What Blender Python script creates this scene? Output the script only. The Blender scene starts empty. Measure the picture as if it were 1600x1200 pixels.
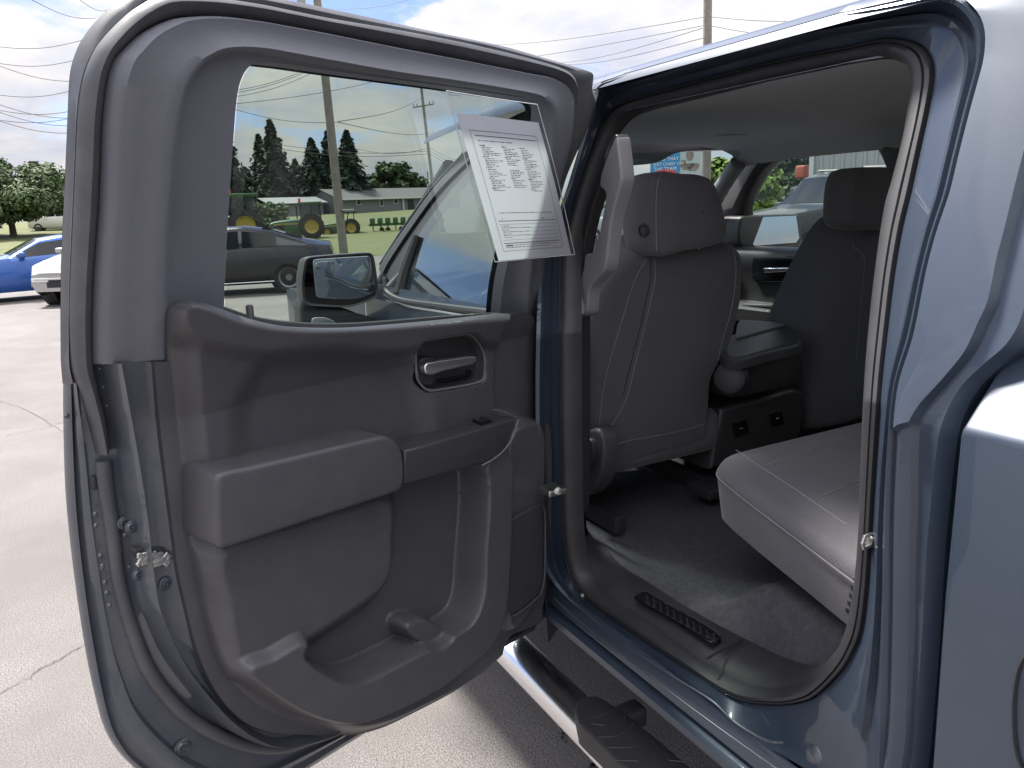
import bpy, bmesh, math, random
import numpy as np
from mathutils import Vector, Matrix
random.seed(4); rng = np.random.default_rng(4)
scn = bpy.context.scene
R_ = math.radians
# ------------------------------------------------------------------ camera, sky, sun, exposure
CAM = np.array([-1.622, 1.861, 1.589]); YAW, PIT, ROL = R_(27.84), R_(12.68), R_(-2.463); FPX = 1218.0
def basis(yaw, pitch, roll):
    f = np.array([math.cos(pitch)*math.cos(yaw), -math.cos(pitch)*math.sin(yaw), -math.sin(pitch)])
    r = np.cross(f, [0, 0, 1]); r /= np.linalg.norm(r); u = np.cross(r, f)
    return r*math.cos(roll)+u*math.sin(roll), -r*math.sin(roll)+u*math.cos(roll), f
BR, BU, BF = basis(YAW, PIT, ROL)
cd = bpy.data.cameras.new("camera"); cam = bpy.data.objects.new("camera", cd); scn.collection.objects.link(cam)
cd.sensor_width = 36.0; cd.lens = 36.0*FPX/1600.0; cd.clip_start = 0.02; cd.clip_end = 3000
mw = Matrix.Identity(4)
for i in range(3):
    mw[i][0] = BR[i]; mw[i][1] = BU[i]; mw[i][2] = -BF[i]; mw[i][3] = CAM[i]
cam.matrix_world = mw; scn.camera = cam
SUN_EL, SUN_AZ = R_(57), R_(17)          # azimuth measured from +X (truck's nose) towards +Y
sdir = Vector((math.cos(SUN_EL)*math.cos(SUN_AZ), math.cos(SUN_EL)*math.sin(SUN_AZ), math.sin(SUN_EL)))
sl = bpy.data.lights.new("sun", 'SUN'); sl.energy = 1.3; sl.angle = R_(11.0); sl.color = (1.0, .95, .88)
so = bpy.data.objects.new("sun", sl); scn.collection.objects.link(so)
so.rotation_euler = sdir.to_track_quat('Z', 'Y').to_euler(); so.location = (0, 0, 30)
w = bpy.data.worlds.new("World"); scn.world = w; w.use_nodes = True
nt = w.node_tree; N = nt.nodes; L = nt.links
bg = N['Background']; bg.inputs['Strength'].default_value = 0.06
sky = N.new('ShaderNodeTexSky'); sky.sky_type = 'NISHITA'; sky.sun_disc = False
sky.sun_elevation = SUN_EL; sky.sun_rotation = math.pi/2 - SUN_AZ; sky.dust_density = 1.0; sky.ozone_density = 1.4
def nmath(op, a, b=None, c=None):
    n = N.new('ShaderNodeMath'); n.operation = op
    for i, v in enumerate((a, b, c)):
        if v is None: continue
        if isinstance(v, (int, float)): n.inputs[i].default_value = v
        else: L.new(v, n.inputs[i])
    return n.outputs[0]
tc = N.new('ShaderNodeTexCoord'); sep = N.new('ShaderNodeSeparateXYZ'); L.new(tc.outputs['Generated'], sep.inputs[0])
zz = nmath('ADD', nmath('MAXIMUM', sep.outputs[2], 0.0), 0.22)
cmb = N.new('ShaderNodeCombineXYZ')
L.new(nmath('DIVIDE', sep.outputs[0], zz), cmb.inputs[0]); L.new(nmath('DIVIDE', sep.outputs[1], zz), cmb.inputs[1])
def fbm(scale, detail, dist, off):
    mp = N.new('ShaderNodeMapping'); mp.inputs['Location'].default_value = off; L.new(cmb.outputs[0], mp.inputs[0])
    n = N.new('ShaderNodeTexNoise'); n.inputs['Scale'].default_value = scale; n.inputs['Detail'].default_value = detail
    n.inputs['Distortion'].default_value = dist; n.inputs['Roughness'].default_value = .58; L.new(mp.outputs[0], n.inputs[0]); return n.outputs['Fac']
c1 = fbm(1.15, 9, .35, (3.30, 13.80, 3.17)); c2 = fbm(2.6, 8, .2, (11.0, 2.0, 4.0))
cov = N.new('ShaderNodeMapRange'); cov.interpolation_type = 'SMOOTHSTEP'; cov.inputs[1].default_value = .425; cov.inputs[2].default_value = .505; L.new(c1, cov.inputs[0])
shd = N.new('ShaderNodeValToRGB'); L.new(c2, shd.inputs[0])
shd.color_ramp.elements[0].position = .34; shd.color_ramp.elements[0].color = (2.05, 2.12, 2.5, 1)
shd.color_ramp.elements[1].position = .66; shd.color_ramp.elements[1].color = (3.1, 2.93, 2.75, 1)
mix = N.new('ShaderNodeMix'); mix.data_type = 'RGBA'; L.new(cov.outputs[0], mix.inputs[0])
gain = nmath('MULTIPLY_ADD', nmath('POWER', nmath('MAXIMUM', sep.outputs[2], 0.0), 1.4), 1.75, 0.56)   # cloud cover is brighter towards the zenith
vm = N.new('ShaderNodeVectorMath'); vm.operation = 'SCALE'; L.new(shd.outputs[0], vm.inputs[0]); L.new(gain, vm.inputs['Scale'])
vk = N.new('ShaderNodeVectorMath'); vk.operation = 'MULTIPLY'; vk.inputs[1].default_value = (.25, .265, .35); L.new(sky.outputs[0], vk.inputs[0]); L.new(vk.outputs[0], mix.inputs[6]); L.new(vm.outputs[0], mix.inputs[7]); L.new(mix.outputs[2], bg.inputs[0])
vs = scn.view_settings; vs.view_transform = 'Standard'; vs.look = 'None'; vs.exposure = 3.15; vs.gamma = 1.0; vs.use_curve_mapping = False
scn.cycles.max_bounces = 10; scn.cycles.transparent_max_bounces = 16; scn.cycles.diffuse_bounces = 5; scn.cycles.glossy_bounces = 5
scn.cycles.caustics_reflective = False; scn.cycles.caustics_refractive = False; scn.cycles.sample_clamp_indirect = 8

# ------------------------------------------------------------------ helpers
def rays(px):
    p = np.atleast_2d(np.array(px, float))
    return BF + BR*((p[:, 0:1]-800)/FPX) - BU*((p[:, 1:2]-600)/FPX)
def on_ax(px, ax, v):                       # traced outline put onto the plane axis = v
    d = rays(px); return CAM + d*((v-CAM[ax])/d[:, ax])[:, None]
def on_plane(px, o, n):
    d = rays(px); o = np.array(o, float); n = np.array(n, float)
    return CAM + d*(((o-CAM)@n)/(d@n))[:, None]
def far(x, y, dist):                        # a point seen there at a horizontal distance
    d = rays([(x, y)])[0]; return CAM + d*(dist/math.hypot(d[0], d[1]))
PZ = [.45, .57, .8, 1.1, 1.3, 1.76, 1.82, 1.86, 1.885, 1.9]; PY = [.965, .97, .985, .99, .985, .806, .785, .765, .735, .66]
prof = lambda z: np.interp(z, PZ, PY)
HX, HY, TH = .03, .93, R_(68.39); CO, SI = math.cos(TH), math.sin(TH)
def close(P):
    dx, dy = P[..., 0]-HX, P[..., 1]-HY
    return np.stack([HX+dx*CO-dy*SI, HY+dx*SI+dy*CO, P[..., 2]], -1)
def opened(P):
    P = np.asarray(P, float); dx, dy = P[..., 0]-HX, P[..., 1]-HY
    return np.stack([HX+dx*CO+dy*SI, HY-dx*SI+dy*CO, P[..., 2]], -1)
def hit(px, dep, door=False):               # trace onto the (possibly opened) body side, dep metres inside the outer skin
    d = rays(px); dep = np.broadcast_to(np.asarray(dep, float), (len(d),))
    def g(t):
        P = CAM + d*t[:, None]
        if door: P = close(P)
        return P[:, 1]-(prof(P[:, 2])-dep)
    ts = np.linspace(.25, 3.4, 500); G = np.array([g(np.full(len(d), t)) for t in ts])
    s = G[:-1]*G[1:] < 0; k = np.argmax(s, 0); a = ts[k].copy(); b = ts[k+1].copy(); ga = g(a)
    for _ in range(40):
        m = (a+b)/2; gm = g(m); same = gm*ga > 0; a = np.where(same, m, a); b = np.where(same, b, m)
    P = CAM + d*((a+b)/2)[:, None]
    return close(P) if door else P
body = lambda px, dep=0.: hit(px, dep)
doorp = lambda px, dep=0.: hit(px, dep, True)
def spline(P, k=6, closed=False):
    P = np.asarray(P, float); n = len(P)
    if n < 3: return P
    out = []
    for i in range(n if closed else n-1):
        p1, p2 = P[i], P[(i+1) % n]
        p0 = P[(i-1) % n] if (closed or i > 0) else 2*p1-p2
        p3 = P[(i+2) % n] if (closed or i+2 < n) else 2*p2-p1
        # centripetal-ish: limit overshoot
        d = np.linalg.norm(p2-p1)+1e-9
        m1 = (p2-p0)*min(1, 2*d/(np.linalg.norm(p2-p0)+1e-9))*.5; m2 = (p3-p1)*min(1, 2*d/(np.linalg.norm(p3-p1)+1e-9))*.5
        for j in range(k):
            t = j/k; out.append((2*t**3-3*t*t+1)*p1+(t**3-2*t*t+t)*m1+(-2*t**3+3*t*t)*p2+(t**3-t*t)*m2)
    if not closed: out.append(P[-1])
    return np.array(out)
def resample(P, n, closed=False):
    P = np.asarray(P, float)
    if closed: P = np.vstack([P, P[:1]])
    s = np.concatenate([[0], np.cumsum(np.linalg.norm(np.diff(P, axis=0), axis=1))])
    t = np.linspace(0, s[-1], n+1)[:-1] if closed else np.linspace(0, s[-1], n)
    return np.stack([np.interp(t, s, P[:, i]) for i in range(P.shape[1])], 1)
def link(o, parent=None):
    scn.collection.objects.link(o)
    if parent is not None: o.parent = parent
    return o
def mesh(name, V, F, mat, parent=None, smooth=True, angle=40, off=None):
    me = bpy.data.meshes.new(name); V = np.asarray(V, float)
    if off is not None: V = V-np.array(off)
    me.from_pydata(V.tolist(), [], [list(map(int, f)) for f in F]); me.validate()
    if mat: me.materials.append(mat)
    if smooth:
        me.polygons.foreach_set('use_smooth', [True]*len(me.polygons))
        if angle: me.set_sharp_from_angle(angle=R_(angle))
    me.update(); return link(bpy.data.objects.new(name, me), parent)
class MB:
    """collects shapes, then links them as one mesh"""
    def __init__(s): s.V = []; s.F = []
    def add(s, V, F):
        o = len(s.V); s.V += [tuple(v) for v in np.asarray(V, float)]; s.F += [[i+o for i in f] for f in F]; return s
    def bm(s, b):
        b.verts.ensure_lookup_table(); b.verts.index_update()
        s.add([v.co[:] for v in b.verts], [[v.index for v in f.verts] for f in b.faces]); b.free(); return s
    def box(s, c, size, bev=0, seg=3, rot=None, fn=None):
        b = bmesh.new(); bmesh.ops.create_cube(b, size=1)
        for v in b.verts: v.co = Vector((v.co.x*size[0], v.co.y*size[1], v.co.z*size[2]))
        if bev: bmesh.ops.bevel(b, geom=b.edges[:], offset=bev, segments=seg, profile=.6, affect='EDGES')
        if fn:
            for v in b.verts: v.co = Vector(fn(*v.co))
        if rot is not None: bmesh.ops.transform(b, matrix=rot.to_4x4(), verts=b.verts)
        for v in b.verts: v.co += Vector(c)
        return s.bm(b)
    def tube(s, P, r, seg=8, closed=False, cap=True):
        P = np.asarray(P, float); n = len(P); rr = np.broadcast_to(np.asarray(r, float), (n,))
        T = np.gradient(P, axis=0) if not closed else np.roll(P, -1, 0)-np.roll(P, 1, 0)
        T /= np.linalg.norm(T, axis=1)[:, None]+1e-12
        a = np.array([0, 0, 1.]) if abs(T[0][2]) < .9 else np.array([1., 0, 0])
        V = []; u = np.cross(T[0], a); u /= np.linalg.norm(u)
        for i in range(n):
            u = u-T[i]*(u@T[i]); u /= np.linalg.norm(u)+1e-12; v = np.cross(T[i], u)
            for k in range(seg):
                q = 2*math.pi*k/seg; V.append(P[i]+rr[i]*(u*math.cos(q)+v*math.sin(q)))
        F = []
        for i in range(n if closed else n-1):
            j = (i+1) % n
            for k in range(seg):
                F.append([i*seg+k, i*seg+(k+1) % seg, j*seg+(k+1) % seg, j*seg+k])
        if cap and not closed: F += [list(range(seg))[::-1], [(n-1)*seg+k for k in range(seg)]]
        return s.add(V, F)
    def cyl(s, a, b, r, r2=None, seg=20, bev=0):
        a = np.array(a, float); b = np.array(b, float); d = b-a; ln = np.linalg.norm(d); d /= ln; r2 = r if r2 is None else r2
        if bev: return s.tube([a, a+d*1e-5, a+d*bev, b-d*bev, b-d*1e-5, b], [r-bev, r-bev, r, r2, r2-bev, r2-bev], seg)
        return s.tube([a, b], [r, r2], seg)
    def lathe(s, c, axis, prof_, seg=28):       # profile of (radius, distance along axis)
        c = np.array(c, float); ax = np.array(axis, float); ax /= np.linalg.norm(ax)
        a = np.array([0, 0, 1.]) if abs(ax[2]) < .9 else np.array([1., 0, 0]); u = np.cross(ax, a); u /= np.linalg.norm(u); v = np.cross(ax, u)
        V = [c+ax*h+r*(u*math.cos(2*math.pi*k/seg)+v*math.sin(2*math.pi*k/seg)) for r, h in prof_ for k in range(seg)]
        F = [[i*seg+k, i*seg+(k+1) % seg, (i+1)*seg+(k+1) % seg, (i+1)*seg+k] for i in range(len(prof_)-1) for k in range(seg)]
        return s.add(V, F)
    def prism(s, A, D, bev=0, seg=4):           # outline A (n x 3, planar-ish) extruded by vector D; rim of A bevelled
        A = np.asarray(A, float); b = bmesh.new(); n = len(A)
        va = [b.verts.new(p) for p in A]; vb = [b.verts.new(p+np.asarray(D)) for p in A]
        f = b.faces.new(va); b.faces.new(vb[::-1])
        for i in range(n): b.faces.new([va[i], vb[i], vb[(i+1) % n], va[(i+1) % n]])
        bmesh.ops.recalc_face_normals(b, faces=b.faces[:])
        if bev: bmesh.ops.bevel(b, geom=list(f.edges), offset=bev, segments=seg, profile=.5, affect='EDGES', clamp_overlap=True)
        return s.bm(b)
    def loft(s, curves, closed=False):
        n = len(curves[0]); V = np.vstack(curves); F = []
        for i in range(len(curves)-1):
            for k in range(n if closed else n-1):
                k2 = (k+1) % n; F.append([i*n+k, i*n+k2, (i+1)*n+k2, (i+1)*n+k])
        return s.add(V, F)
    def poly(s, P): return s.add(P, [list(range(len(P)))])
    def build(s, name, mat, parent=None, smooth=True, angle=40, off=None): return mesh(name, s.V, s.F, mat, parent, smooth, angle, off)
def seg_dist(Q, poly):                        # signed distance (inside +), nearest point
    Q = np.asarray(Q, float); n = len(poly); best = np.full(len(Q), 1e9); near = np.zeros_like(Q); ins = np.zeros(len(Q), bool)
    for i in range(n):
        a = poly[i]; b = poly[(i+1) % n]; ab = b-a; t = np.clip(((Q-a)@ab)/(ab@ab+1e-15), 0, 1)
        p = a+t[:, None]*ab; d = np.hypot(*(Q-p).T); m = d < best; best[m] = d[m]; near[m] = p[m]
        c = (a[1] > Q[:, 1]) != (b[1] > Q[:, 1])
        with np.errstate(divide='ignore', invalid='ignore'):
            xi = a[0]+(Q[:, 1]-a[1])*(b[0]-a[0])/(b[1]-a[1])
        ins ^= c & (Q[:, 0] < xi)
    return np.where(ins, best, -best), near
def patch(poly, step):                        # grid over a polygon with its border snapped to the outline
    poly = np.asarray(poly, float); lo = poly.min(0)-2*step; hi = poly.max(0)+2*step
    xs = np.arange(lo[0], hi[0], step); ys = np.arange(lo[1], hi[1], step)
    X, Y = np.meshgrid(xs, ys, indexing='ij'); Q = np.stack([X.ravel(), Y.ravel()], 1)
    sd, near = seg_dist(Q, poly); keep = sd > -.72*step
    snap = keep & (sd < .3*step); Q[snap] = near[snap]; sd[snap] = 0
    ny = len(ys); idx = -np.ones(len(Q), int)
    I, J = np.meshgrid(np.arange(len(xs)-1), np.arange(ny-1), indexing='ij'); a = (I*ny+J).ravel()
    f = np.stack([a, a+ny, a+ny+1, a+1], 1); f = f[keep[f].all(1)]
    lf = f.tolist(); es = set()
    for q in lf:
        for k in range(4): es.add((q[k], q[(k+1) % 4]))
    bv = np.array(sorted({v for (a_, b_) in es if (b_, a_) not in es for v in (a_, b_)})); bv = bv[sd[bv] < 1.2*step]; Q[bv] = near[bv]; sd[bv] = 0
    used = np.zeros(len(Q), bool); used[f.ravel()] = True; idx[used] = np.arange(used.sum())
    return Q[used], idx[f], sd[used]
def sstep(a, b, x):
    t = np.clip((x-a)/(b-a), 0, 1); return t*t*(3-2*t)
def border_skirt(Q3, F, vec):                 # extrudes the open border of a grid by vec
    from collections import Counter
    c = Counter()
    for f in F:
        for k in range(4): c[(f[k], f[(k+1) % 4])] += 1
    E = [(a, b) for (a, b) in c if (b, a) not in c]
    ids = {}; V = []; base = len(Q3)
    for a, b in E:
        for v in (a, b):
            if v not in ids: ids[v] = base+len(V); V.append(Q3[v]+vec)
    return np.vstack([Q3, np.array(V)]), [list(f) for f in F]+[[b, a, ids[a], ids[b]] for a, b in E]
def frame(n):
    n = np.array(n, float); n /= np.linalg.norm(n); u = np.cross([0, 0, 1.], n)
    if np.linalg.norm(u) < .3: u = np.array([0, 1., 0])-n*n[1]
    u /= np.linalg.norm(u); return u, np.cross(n, u), n
class Pad:
    """upholstery: an outline on a plane, its rim rounded, a skirt behind"""
    def __init__(s, P, o, n, r, thick, step=.008, fn=None, slant=(0, 0, 0)):
        s.o = np.array(o, float); s.u, s.v, s.n = frame(n); s.r = r; s.fn = fn
        s.poly = np.stack([(P-s.o)@s.u, (P-s.o)@s.v], 1)
        a = s.poly; area = np.sum(a[:, 0]*np.roll(a[:, 1], -1)-np.roll(a[:, 0], -1)*a[:, 1])
        Q, F, sd = patch(s.poly, step); s.Q, s.sd = Q, sd
        V = s.o+Q[:, :1]*s.u+Q[:, 1:]*s.v+s.h(Q, sd)[:, None]*s.n
        s.V, s.F = border_skirt(V, F, -s.n*thick+np.array(slant))
    def h(s, Q, sd):
        e = np.clip(sd, 0, s.r); h = -s.r+np.sqrt(np.maximum(s.r**2-(s.r-e)**2, 0))
        return h+(s.fn(Q, sd) if s.fn is not None else 0)
    def drop(s, P, lift=0.):                  # points in space laid on the pad
        P = np.asarray(P, float); Q = np.stack([(P-s.o)@s.u, (P-s.o)@s.v], 1); sd, _ = seg_dist(Q, s.poly)
        return s.o+Q[:, :1]*s.u+Q[:, 1:]*s.v+(s.h(Q, np.maximum(sd, 0))+lift)[:, None]*s.n
    def trace(s, px, lift=0.):
        px = spline(px, 6)
        P = on_plane(px, s.o, s.n)
        for _ in range(4):
            D = s.drop(P); hgt = (D-s.o)@s.n; d = rays(px)
            P = CAM+d*((((s.o-CAM)@s.n)+hgt)/(d@s.n))[:, None]
        return s.drop(P, lift)
def empty(name, loc=(0, 0, 0), rz=0., parent=None):
    o = bpy.data.objects.new(name, None); o.location = loc; o.rotation_euler = (0, 0, rz); o.empty_display_size = .2; return link(o, parent)
def tag(o, label=None, cat=None, group=None, kind=None):
    for k, v in (('label', label), ('category', cat), ('group', group), ('kind', kind)):
        if v: o[k] = v
    return o
def copy_tree(o, parent=None):
    c = o.copy(); scn.collection.objects.link(c); c.parent = parent
    for ch in o.children: copy_tree(ch, c)
    return c

# ------------------------------------------------------------------ materials
def M(name, col, rough=.5, metal=0., coat=0., bump=None, mottle=None, spec=None, extra=None, sheen=0):
    m = bpy.data.materials.new(name); m.use_nodes = True; t = m.node_tree; p = t.nodes['Principled BSDF']
    p.inputs['Base Color'].default_value = (*col, 1); p.inputs['Roughness'].default_value = rough; p.inputs['Metallic'].default_value = metal
    p.inputs['Coat Weight'].default_value = coat; p.inputs['Coat Roughness'].default_value = .015
    if sheen: p.inputs['Sheen Weight'].default_value = sheen; p.inputs['Sheen Roughness'].default_value = .4
    if spec is not None: p.inputs['Specular IOR Level'].default_value = spec
    tcn = t.nodes.new('ShaderNodeTexCoord')
    def noise(scale, detail=4, rough_=.6, stretch=None):
        n = t.nodes.new('ShaderNodeTexNoise'); n.inputs['Scale'].default_value = scale; n.inputs['Detail'].default_value = detail; n.inputs['Roughness'].default_value = rough_
        if stretch:
            mp = t.nodes.new('ShaderNodeMapping'); mp.inputs['Scale'].default_value = stretch; t.links.new(tcn.outputs['Object'], mp.inputs[0]); t.links.new(mp.outputs[0], n.inputs[0])
        else: t.links.new(tcn.outputs['Object'], n.inputs[0])
        return n
    if mottle:                                # list of (scale, colour, amount)
        cur = None
        for sc, c2, amt in mottle:
            n = noise(sc, 5); r = t.nodes.new('ShaderNodeMapRange'); r.inputs[1].default_value = .42; r.inputs[2].default_value = .62; r.inputs[4].default_value = amt
            t.links.new(n.outputs['Fac'], r.inputs[0]); mx = t.nodes.new('ShaderNodeMix'); mx.data_type = 'RGBA'; t.links.new(r.outputs[0], mx.inputs[0])
            if cur is None: mx.inputs[6].default_value = (*col, 1)
            else: t.links.new(cur, mx.inputs[6])
            mx.inputs[7].default_value = (*c2, 1); cur = mx.outputs[2]
        t.links.new(cur, p.inputs['Base Color'])
    if bump:                                  # list of (scale, strength, distance)
        prev = None
        for sc, st, di in bump:
            n = noise(sc, 2); b = t.nodes.new('ShaderNodeBump'); b.inputs['Strength'].default_value = st; b.inputs['Distance'].default_value = di
            t.links.new(n.outputs['Fac'], b.inputs['Height'])
            if prev: t.links.new(prev, b.inputs['Normal'])
            prev = b.outputs[0]
        t.links.new(prev, p.inputs['Normal'])
    if extra: extra(t, p, tcn)
    return m
def glass(name, tint, refl=1.0, ior=1.5, rough=0.0):
    m = bpy.data.materials.new(name); m.use_nodes = True; t = m.node_tree; t.nodes.remove(t.nodes['Principled BSDF'])
    out = t.nodes['Material Output']; tr = t.nodes.new('ShaderNodeBsdfTransparent'); tr.inputs[0].default_value = (*tint, 1)
    gl = t.nodes.new('ShaderNodeBsdfGlossy'); gl.inputs['Roughness'].default_value = rough; gl.inputs[0].default_value = (.95, .97, 1, 1)
    fr = t.nodes.new('ShaderNodeFresnel'); gm_ = t.nodes.new('ShaderNodeNewGeometry'); ml = t.nodes.new('ShaderNodeMapRange'); ml.inputs[3].default_value = ior; ml.inputs[4].default_value = 1/ior; t.links.new(gm_.outputs['Backfacing'], ml.inputs[0]); t.links.new(ml.outputs[0], fr.inputs[0]); mu = t.nodes.new('ShaderNodeMath'); mu.operation = 'MULTIPLY'; mu.inputs[1].default_value = refl
    t.links.new(fr.outputs[0], mu.inputs[0]); ms = t.nodes.new('ShaderNodeMixShader'); t.links.new(mu.outputs[0], ms.inputs[0])
    t.links.new(tr.outputs[0], ms.inputs[1]); t.links.new(gl.outputs[0], ms.inputs[2]); t.links.new(ms.outputs[0], out.inputs[0]); return m
paint = M('blue_grey_paint', (.030, .044, .070), .40, .22, .55, bump=[(900, .04, .001)], mottle=[(1400, (.052, .068, .10), .5)])
paint_in = M('jamb_paint', (.07, .083, .108), .38, .35, .5, bump=[(60, .03, .002)], mottle=[(5, (.09, .098, .115), .5), (300, (.10, .115, .14), .4), (14, (.135, .134, .134), .3)])
rubber = M('seal_rubber', (.034, .034, .038), .5, bump=[(400, .12, .001)], mottle=[(14, (.048, .047, .052), .5)])
seal_grey = M('frame_seal_rubber', (.07, .072, .083), .5, bump=[(400, .12, .001)], mottle=[(14, (.11, .11, .12), .5)])
rim_grey = M('rim_plastic', (.15, .148, .155), .45)
rubber_dk = M('dark_rubber', (.03, .03, .034), .55, bump=[(300, .1, .001)])
plastic = M('grained_plastic', (.066, .065, .073), .40, bump=[(380, .5, .0014), (30, .03, .002)], mottle=[(4, (.078, .077, .086), .5), (22, (.088, .087, .094), .28)])
plastic_up = M('window_frame_plastic', (.128, .133, .158), .55, bump=[(330, .35, .0015)], mottle=[(5, (.148, .153, .18), .5)])
plastic_dk = M('dark_plastic', (.042, .040, .043), .42, bump=[(600, .12, .0006)])
plastic_lt = M('pillar_trim', (.24, .237, .25), .55, bump=[(700, .12, .0006)])
sillp = M('scuffed_sill_plastic', (.036, .036, .040), .5, bump=[(350, .2, .001)], mottle=[(18, (.060, .058, .058), .55), (90, (.045, .045, .047), .5)])
chrome = M('chrome', (.80, .81, .83), .24, 1.0)
steel = M('zinc_steel', (.6, .59, .56), .32, 1.0, bump=[(60, .3, .004)])
fabric = M('charcoal_cloth', (.108, .106, .118), .85, bump=[(420, .6, .002), (11, .22, .02)], mottle=[(420, (.15, .147, .16), .6), (5, (.12, .118, .13), .4)], sheen=.25)
fabric2 = M('grey_seat_cloth', (.128, .125, .14), .85, bump=[(420, .6, .002), (9, .22, .025)], mottle=[(420, (.175, .171, .188), .6), (5, (.142, .139, .153), .4)], sheen=.25)
carpet = M('dusty_carpet', (.075, .074, .087), .95, bump=[(420, .9, .004), (40, .25, .006)], mottle=[(300, (.125, .123, .142), .7), (6, (.11, .108, .122), .5), (60, (.05, .049, .058), .5)])
liner = M('headliner_cloth', (.56, .57, .61), .9, bump=[(900, .3, .0008)])
thread = M('seam_thread', (.27, .265, .285), .8)
door_glass = glass('tinted_window_glass', (.48, .55, .51), 1.3)
clear_glass = glass('clear_window_glass', (.66, .74, .71), .9)
front_glass = glass('front_door_glass', (.30, .35, .34), 2.6, 1.7)
satin = M('satin_chrome', (.9, .9, .92), .30, 1.0)
mirror_m = M('mirror_glass', (.55, .58, .62), .02, 1.0)
black = M('piano_black', (.012, .012, .014), .12)
# ------------------------------------------------------------------ ground
def asphalt_nodes(t, p, tcn):
    pass
asphalt = M('old_asphalt', (.106, .094, .089), .85, bump=[(160, .9, .004), (34, .35, .006)], mottle=[(85, (.038, .035, .034), .85), (200, (.31, .292, .283), .85), (2.2, (.128, .117, .111), .6), (.8, (.088, .079, .076), .4), (.35, (.102, .094, .09), .5)])
crackm = M('crack_filler', (.055, .052, .05), .9)
grassm = M('mown_grass', (.085, .108, .034), .95, bump=[(3, .5, .1)], mottle=[(.12, (.12, .125, .05), .8), (1.3, (.065, .09, .024), .6), (.5, (.13, .115, .055), .5)])
dirtm = M('gravel_strip', (.22, .19, .145), .95, mottle=[(1.5, (.12, .13, .06), .7)])
V = []; F = []
lot = tag(MB().poly([(-60, 140, 0), (-60, -140, 0), (30, -140, 0), (34, -20, 0), (27, -6, 0), (26, 140, 0)]).build('parking_lot', asphalt, smooth=False), kind='structure')
# lawn and fields: one sheet rising gently away from the lot, reaching the horizon
def ground_z(d):
    return np.interp(d, [0, 45, 62, 100, 200, 1800], [-.04, -.04, .02, 1.9, 3.2, 14.])
m = MB(); radii = [0.5, 12, 24, 36, 48, 62, 75, 90, 105, 130, 170, 230, 320, 500, 900, 1800]
ang = np.linspace(0, 2*math.pi, 73)[:-1]
m.loft([[(CAM[0]+r*math.cos(a), CAM[1]+r*math.sin(a), float(ground_z(r))) for a in ang] for r in radii], True)
tag(m.build('lawn', grassm), kind='structure')
m = MB()
def crack(px, wd, seed):
    P = on_ax(spline(px, 10), 2, .004); r = np.random.default_rng(seed); P = P+np.c_[r.normal(0, .006, (len(P), 2)), np.zeros(len(P))]
    T = np.gradient(P, axis=0); Nn = np.stack([-T[:, 1], T[:, 0], 0*T[:, 0]], 1); Nn /= np.linalg.norm(Nn, axis=1)[:, None]
    ww = wd*r.uniform(.35, 1.3, len(P))[:, None]; m.loft([P-Nn*ww, P+Nn*ww])
crack([(-40, 1105), (30, 1065), (90, 1030), (150, 998), (260, 950)], .0022, 1)
crack([(-30, 690), (30, 676), (70, 668), (110, 655), (170, 640)], .003, 2)
crack([(-30, 672), (20, 668), (60, 664), (100, 660)], .002, 3)
crack([(-30, 545), (30, 538), (70, 530), (130, 535)], .004, 4)
crack([(-20, 620), (40, 640), (75, 660), (120, 690)], .002, 5)
tag(m.build('crack_lines', crackm), kind='structure')
m = MB(); r = np.random.default_rng(9)
for (x, y, s) in ((905, 1155, .03), (880, 1150, .02), (930, 1195, .03)):
    for k in range(5):
        c = on_ax([(x+r.normal(0, 6), y+r.normal(0, 5))], 2, .004)[0]; a = np.sort(r.uniform(0, 6.28, 9))
        m.poly([c+np.array([math.cos(q), math.sin(q), 0])*s*r.uniform(.1, .5) for q in a])
tag(m.build('tar_spots', crackm), kind='structure')

# ------------------------------------------------------------------ pickup truck: cab shell
truck = empty('pickup_truck')
tag(truck, 'slate blue crew cab pickup truck with its rear door standing wide open', 'pickup truck')
n = 260
def both(px, dep): return np.asarray(px, float), dep
S_out = [(880, 400), (880, 500), (880, 600), (881, 700), (883, 800), (888, 870), (898, 905), (920, 935), (947, 957), (993, 987), (1043, 1020), (1100, 1055), (1128, 1075), (1156, 1090), (1181, 1096), (1212, 1098), (1241, 1097), (1269, 1090), (1287, 1078), (1306, 1060), (1325, 1038), (1338, 1015), (1347, 995), (1353, 970), (1359, 920), (1363, 867), (1367, 800), (1375, 675), (1381, 592), (1390, 508), (1400, 425), (1412, 354), (1425, 300), (1440, 230), (1451, 180), (1459, 137), (1461, 112), (1457, 92), (1447, 76), (1430, 66), (1412, 62), (1387, 61), (1325, 74), (1262, 85), (1200, 99), (1165, 108), (1090, 127), (1030, 144), (995, 153), (968, 165), (949, 182), (936, 205), (925, 232), (915, 262), (906, 295), (895, 340), (886, 380)]
S_in = [(901, 400), (901, 500), (901, 600), (902, 700), (904, 800), (909, 865), (918, 898), (940, 924), (967, 942), (1010, 968), (1060, 1003), (1115, 1040), (1140, 1054), (1165, 1065), (1188, 1071), (1212, 1073), (1237, 1071), (1256, 1065), (1272, 1056), (1290, 1041), (1306, 1022), (1318, 1002), (1328, 978), (1334, 950), (1342, 905), (1347, 860), (1351, 800), (1354, 675), (1359, 565), (1366, 480), (1375, 400), (1384, 330), (1396, 290), (1412, 230), (1421, 180), (1427, 145), (1428, 125), (1424, 110), (1415, 101), (1402, 95), (1388, 92), (1368, 92), (1318, 100), (1262, 112), (1200, 125), (1160, 135), (1088, 153), (1035, 166), (1006, 174), (984, 183), (968, 199), (955, 220), (944, 245), (935, 270), (925, 302), (913, 345), (905, 378)]
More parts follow.
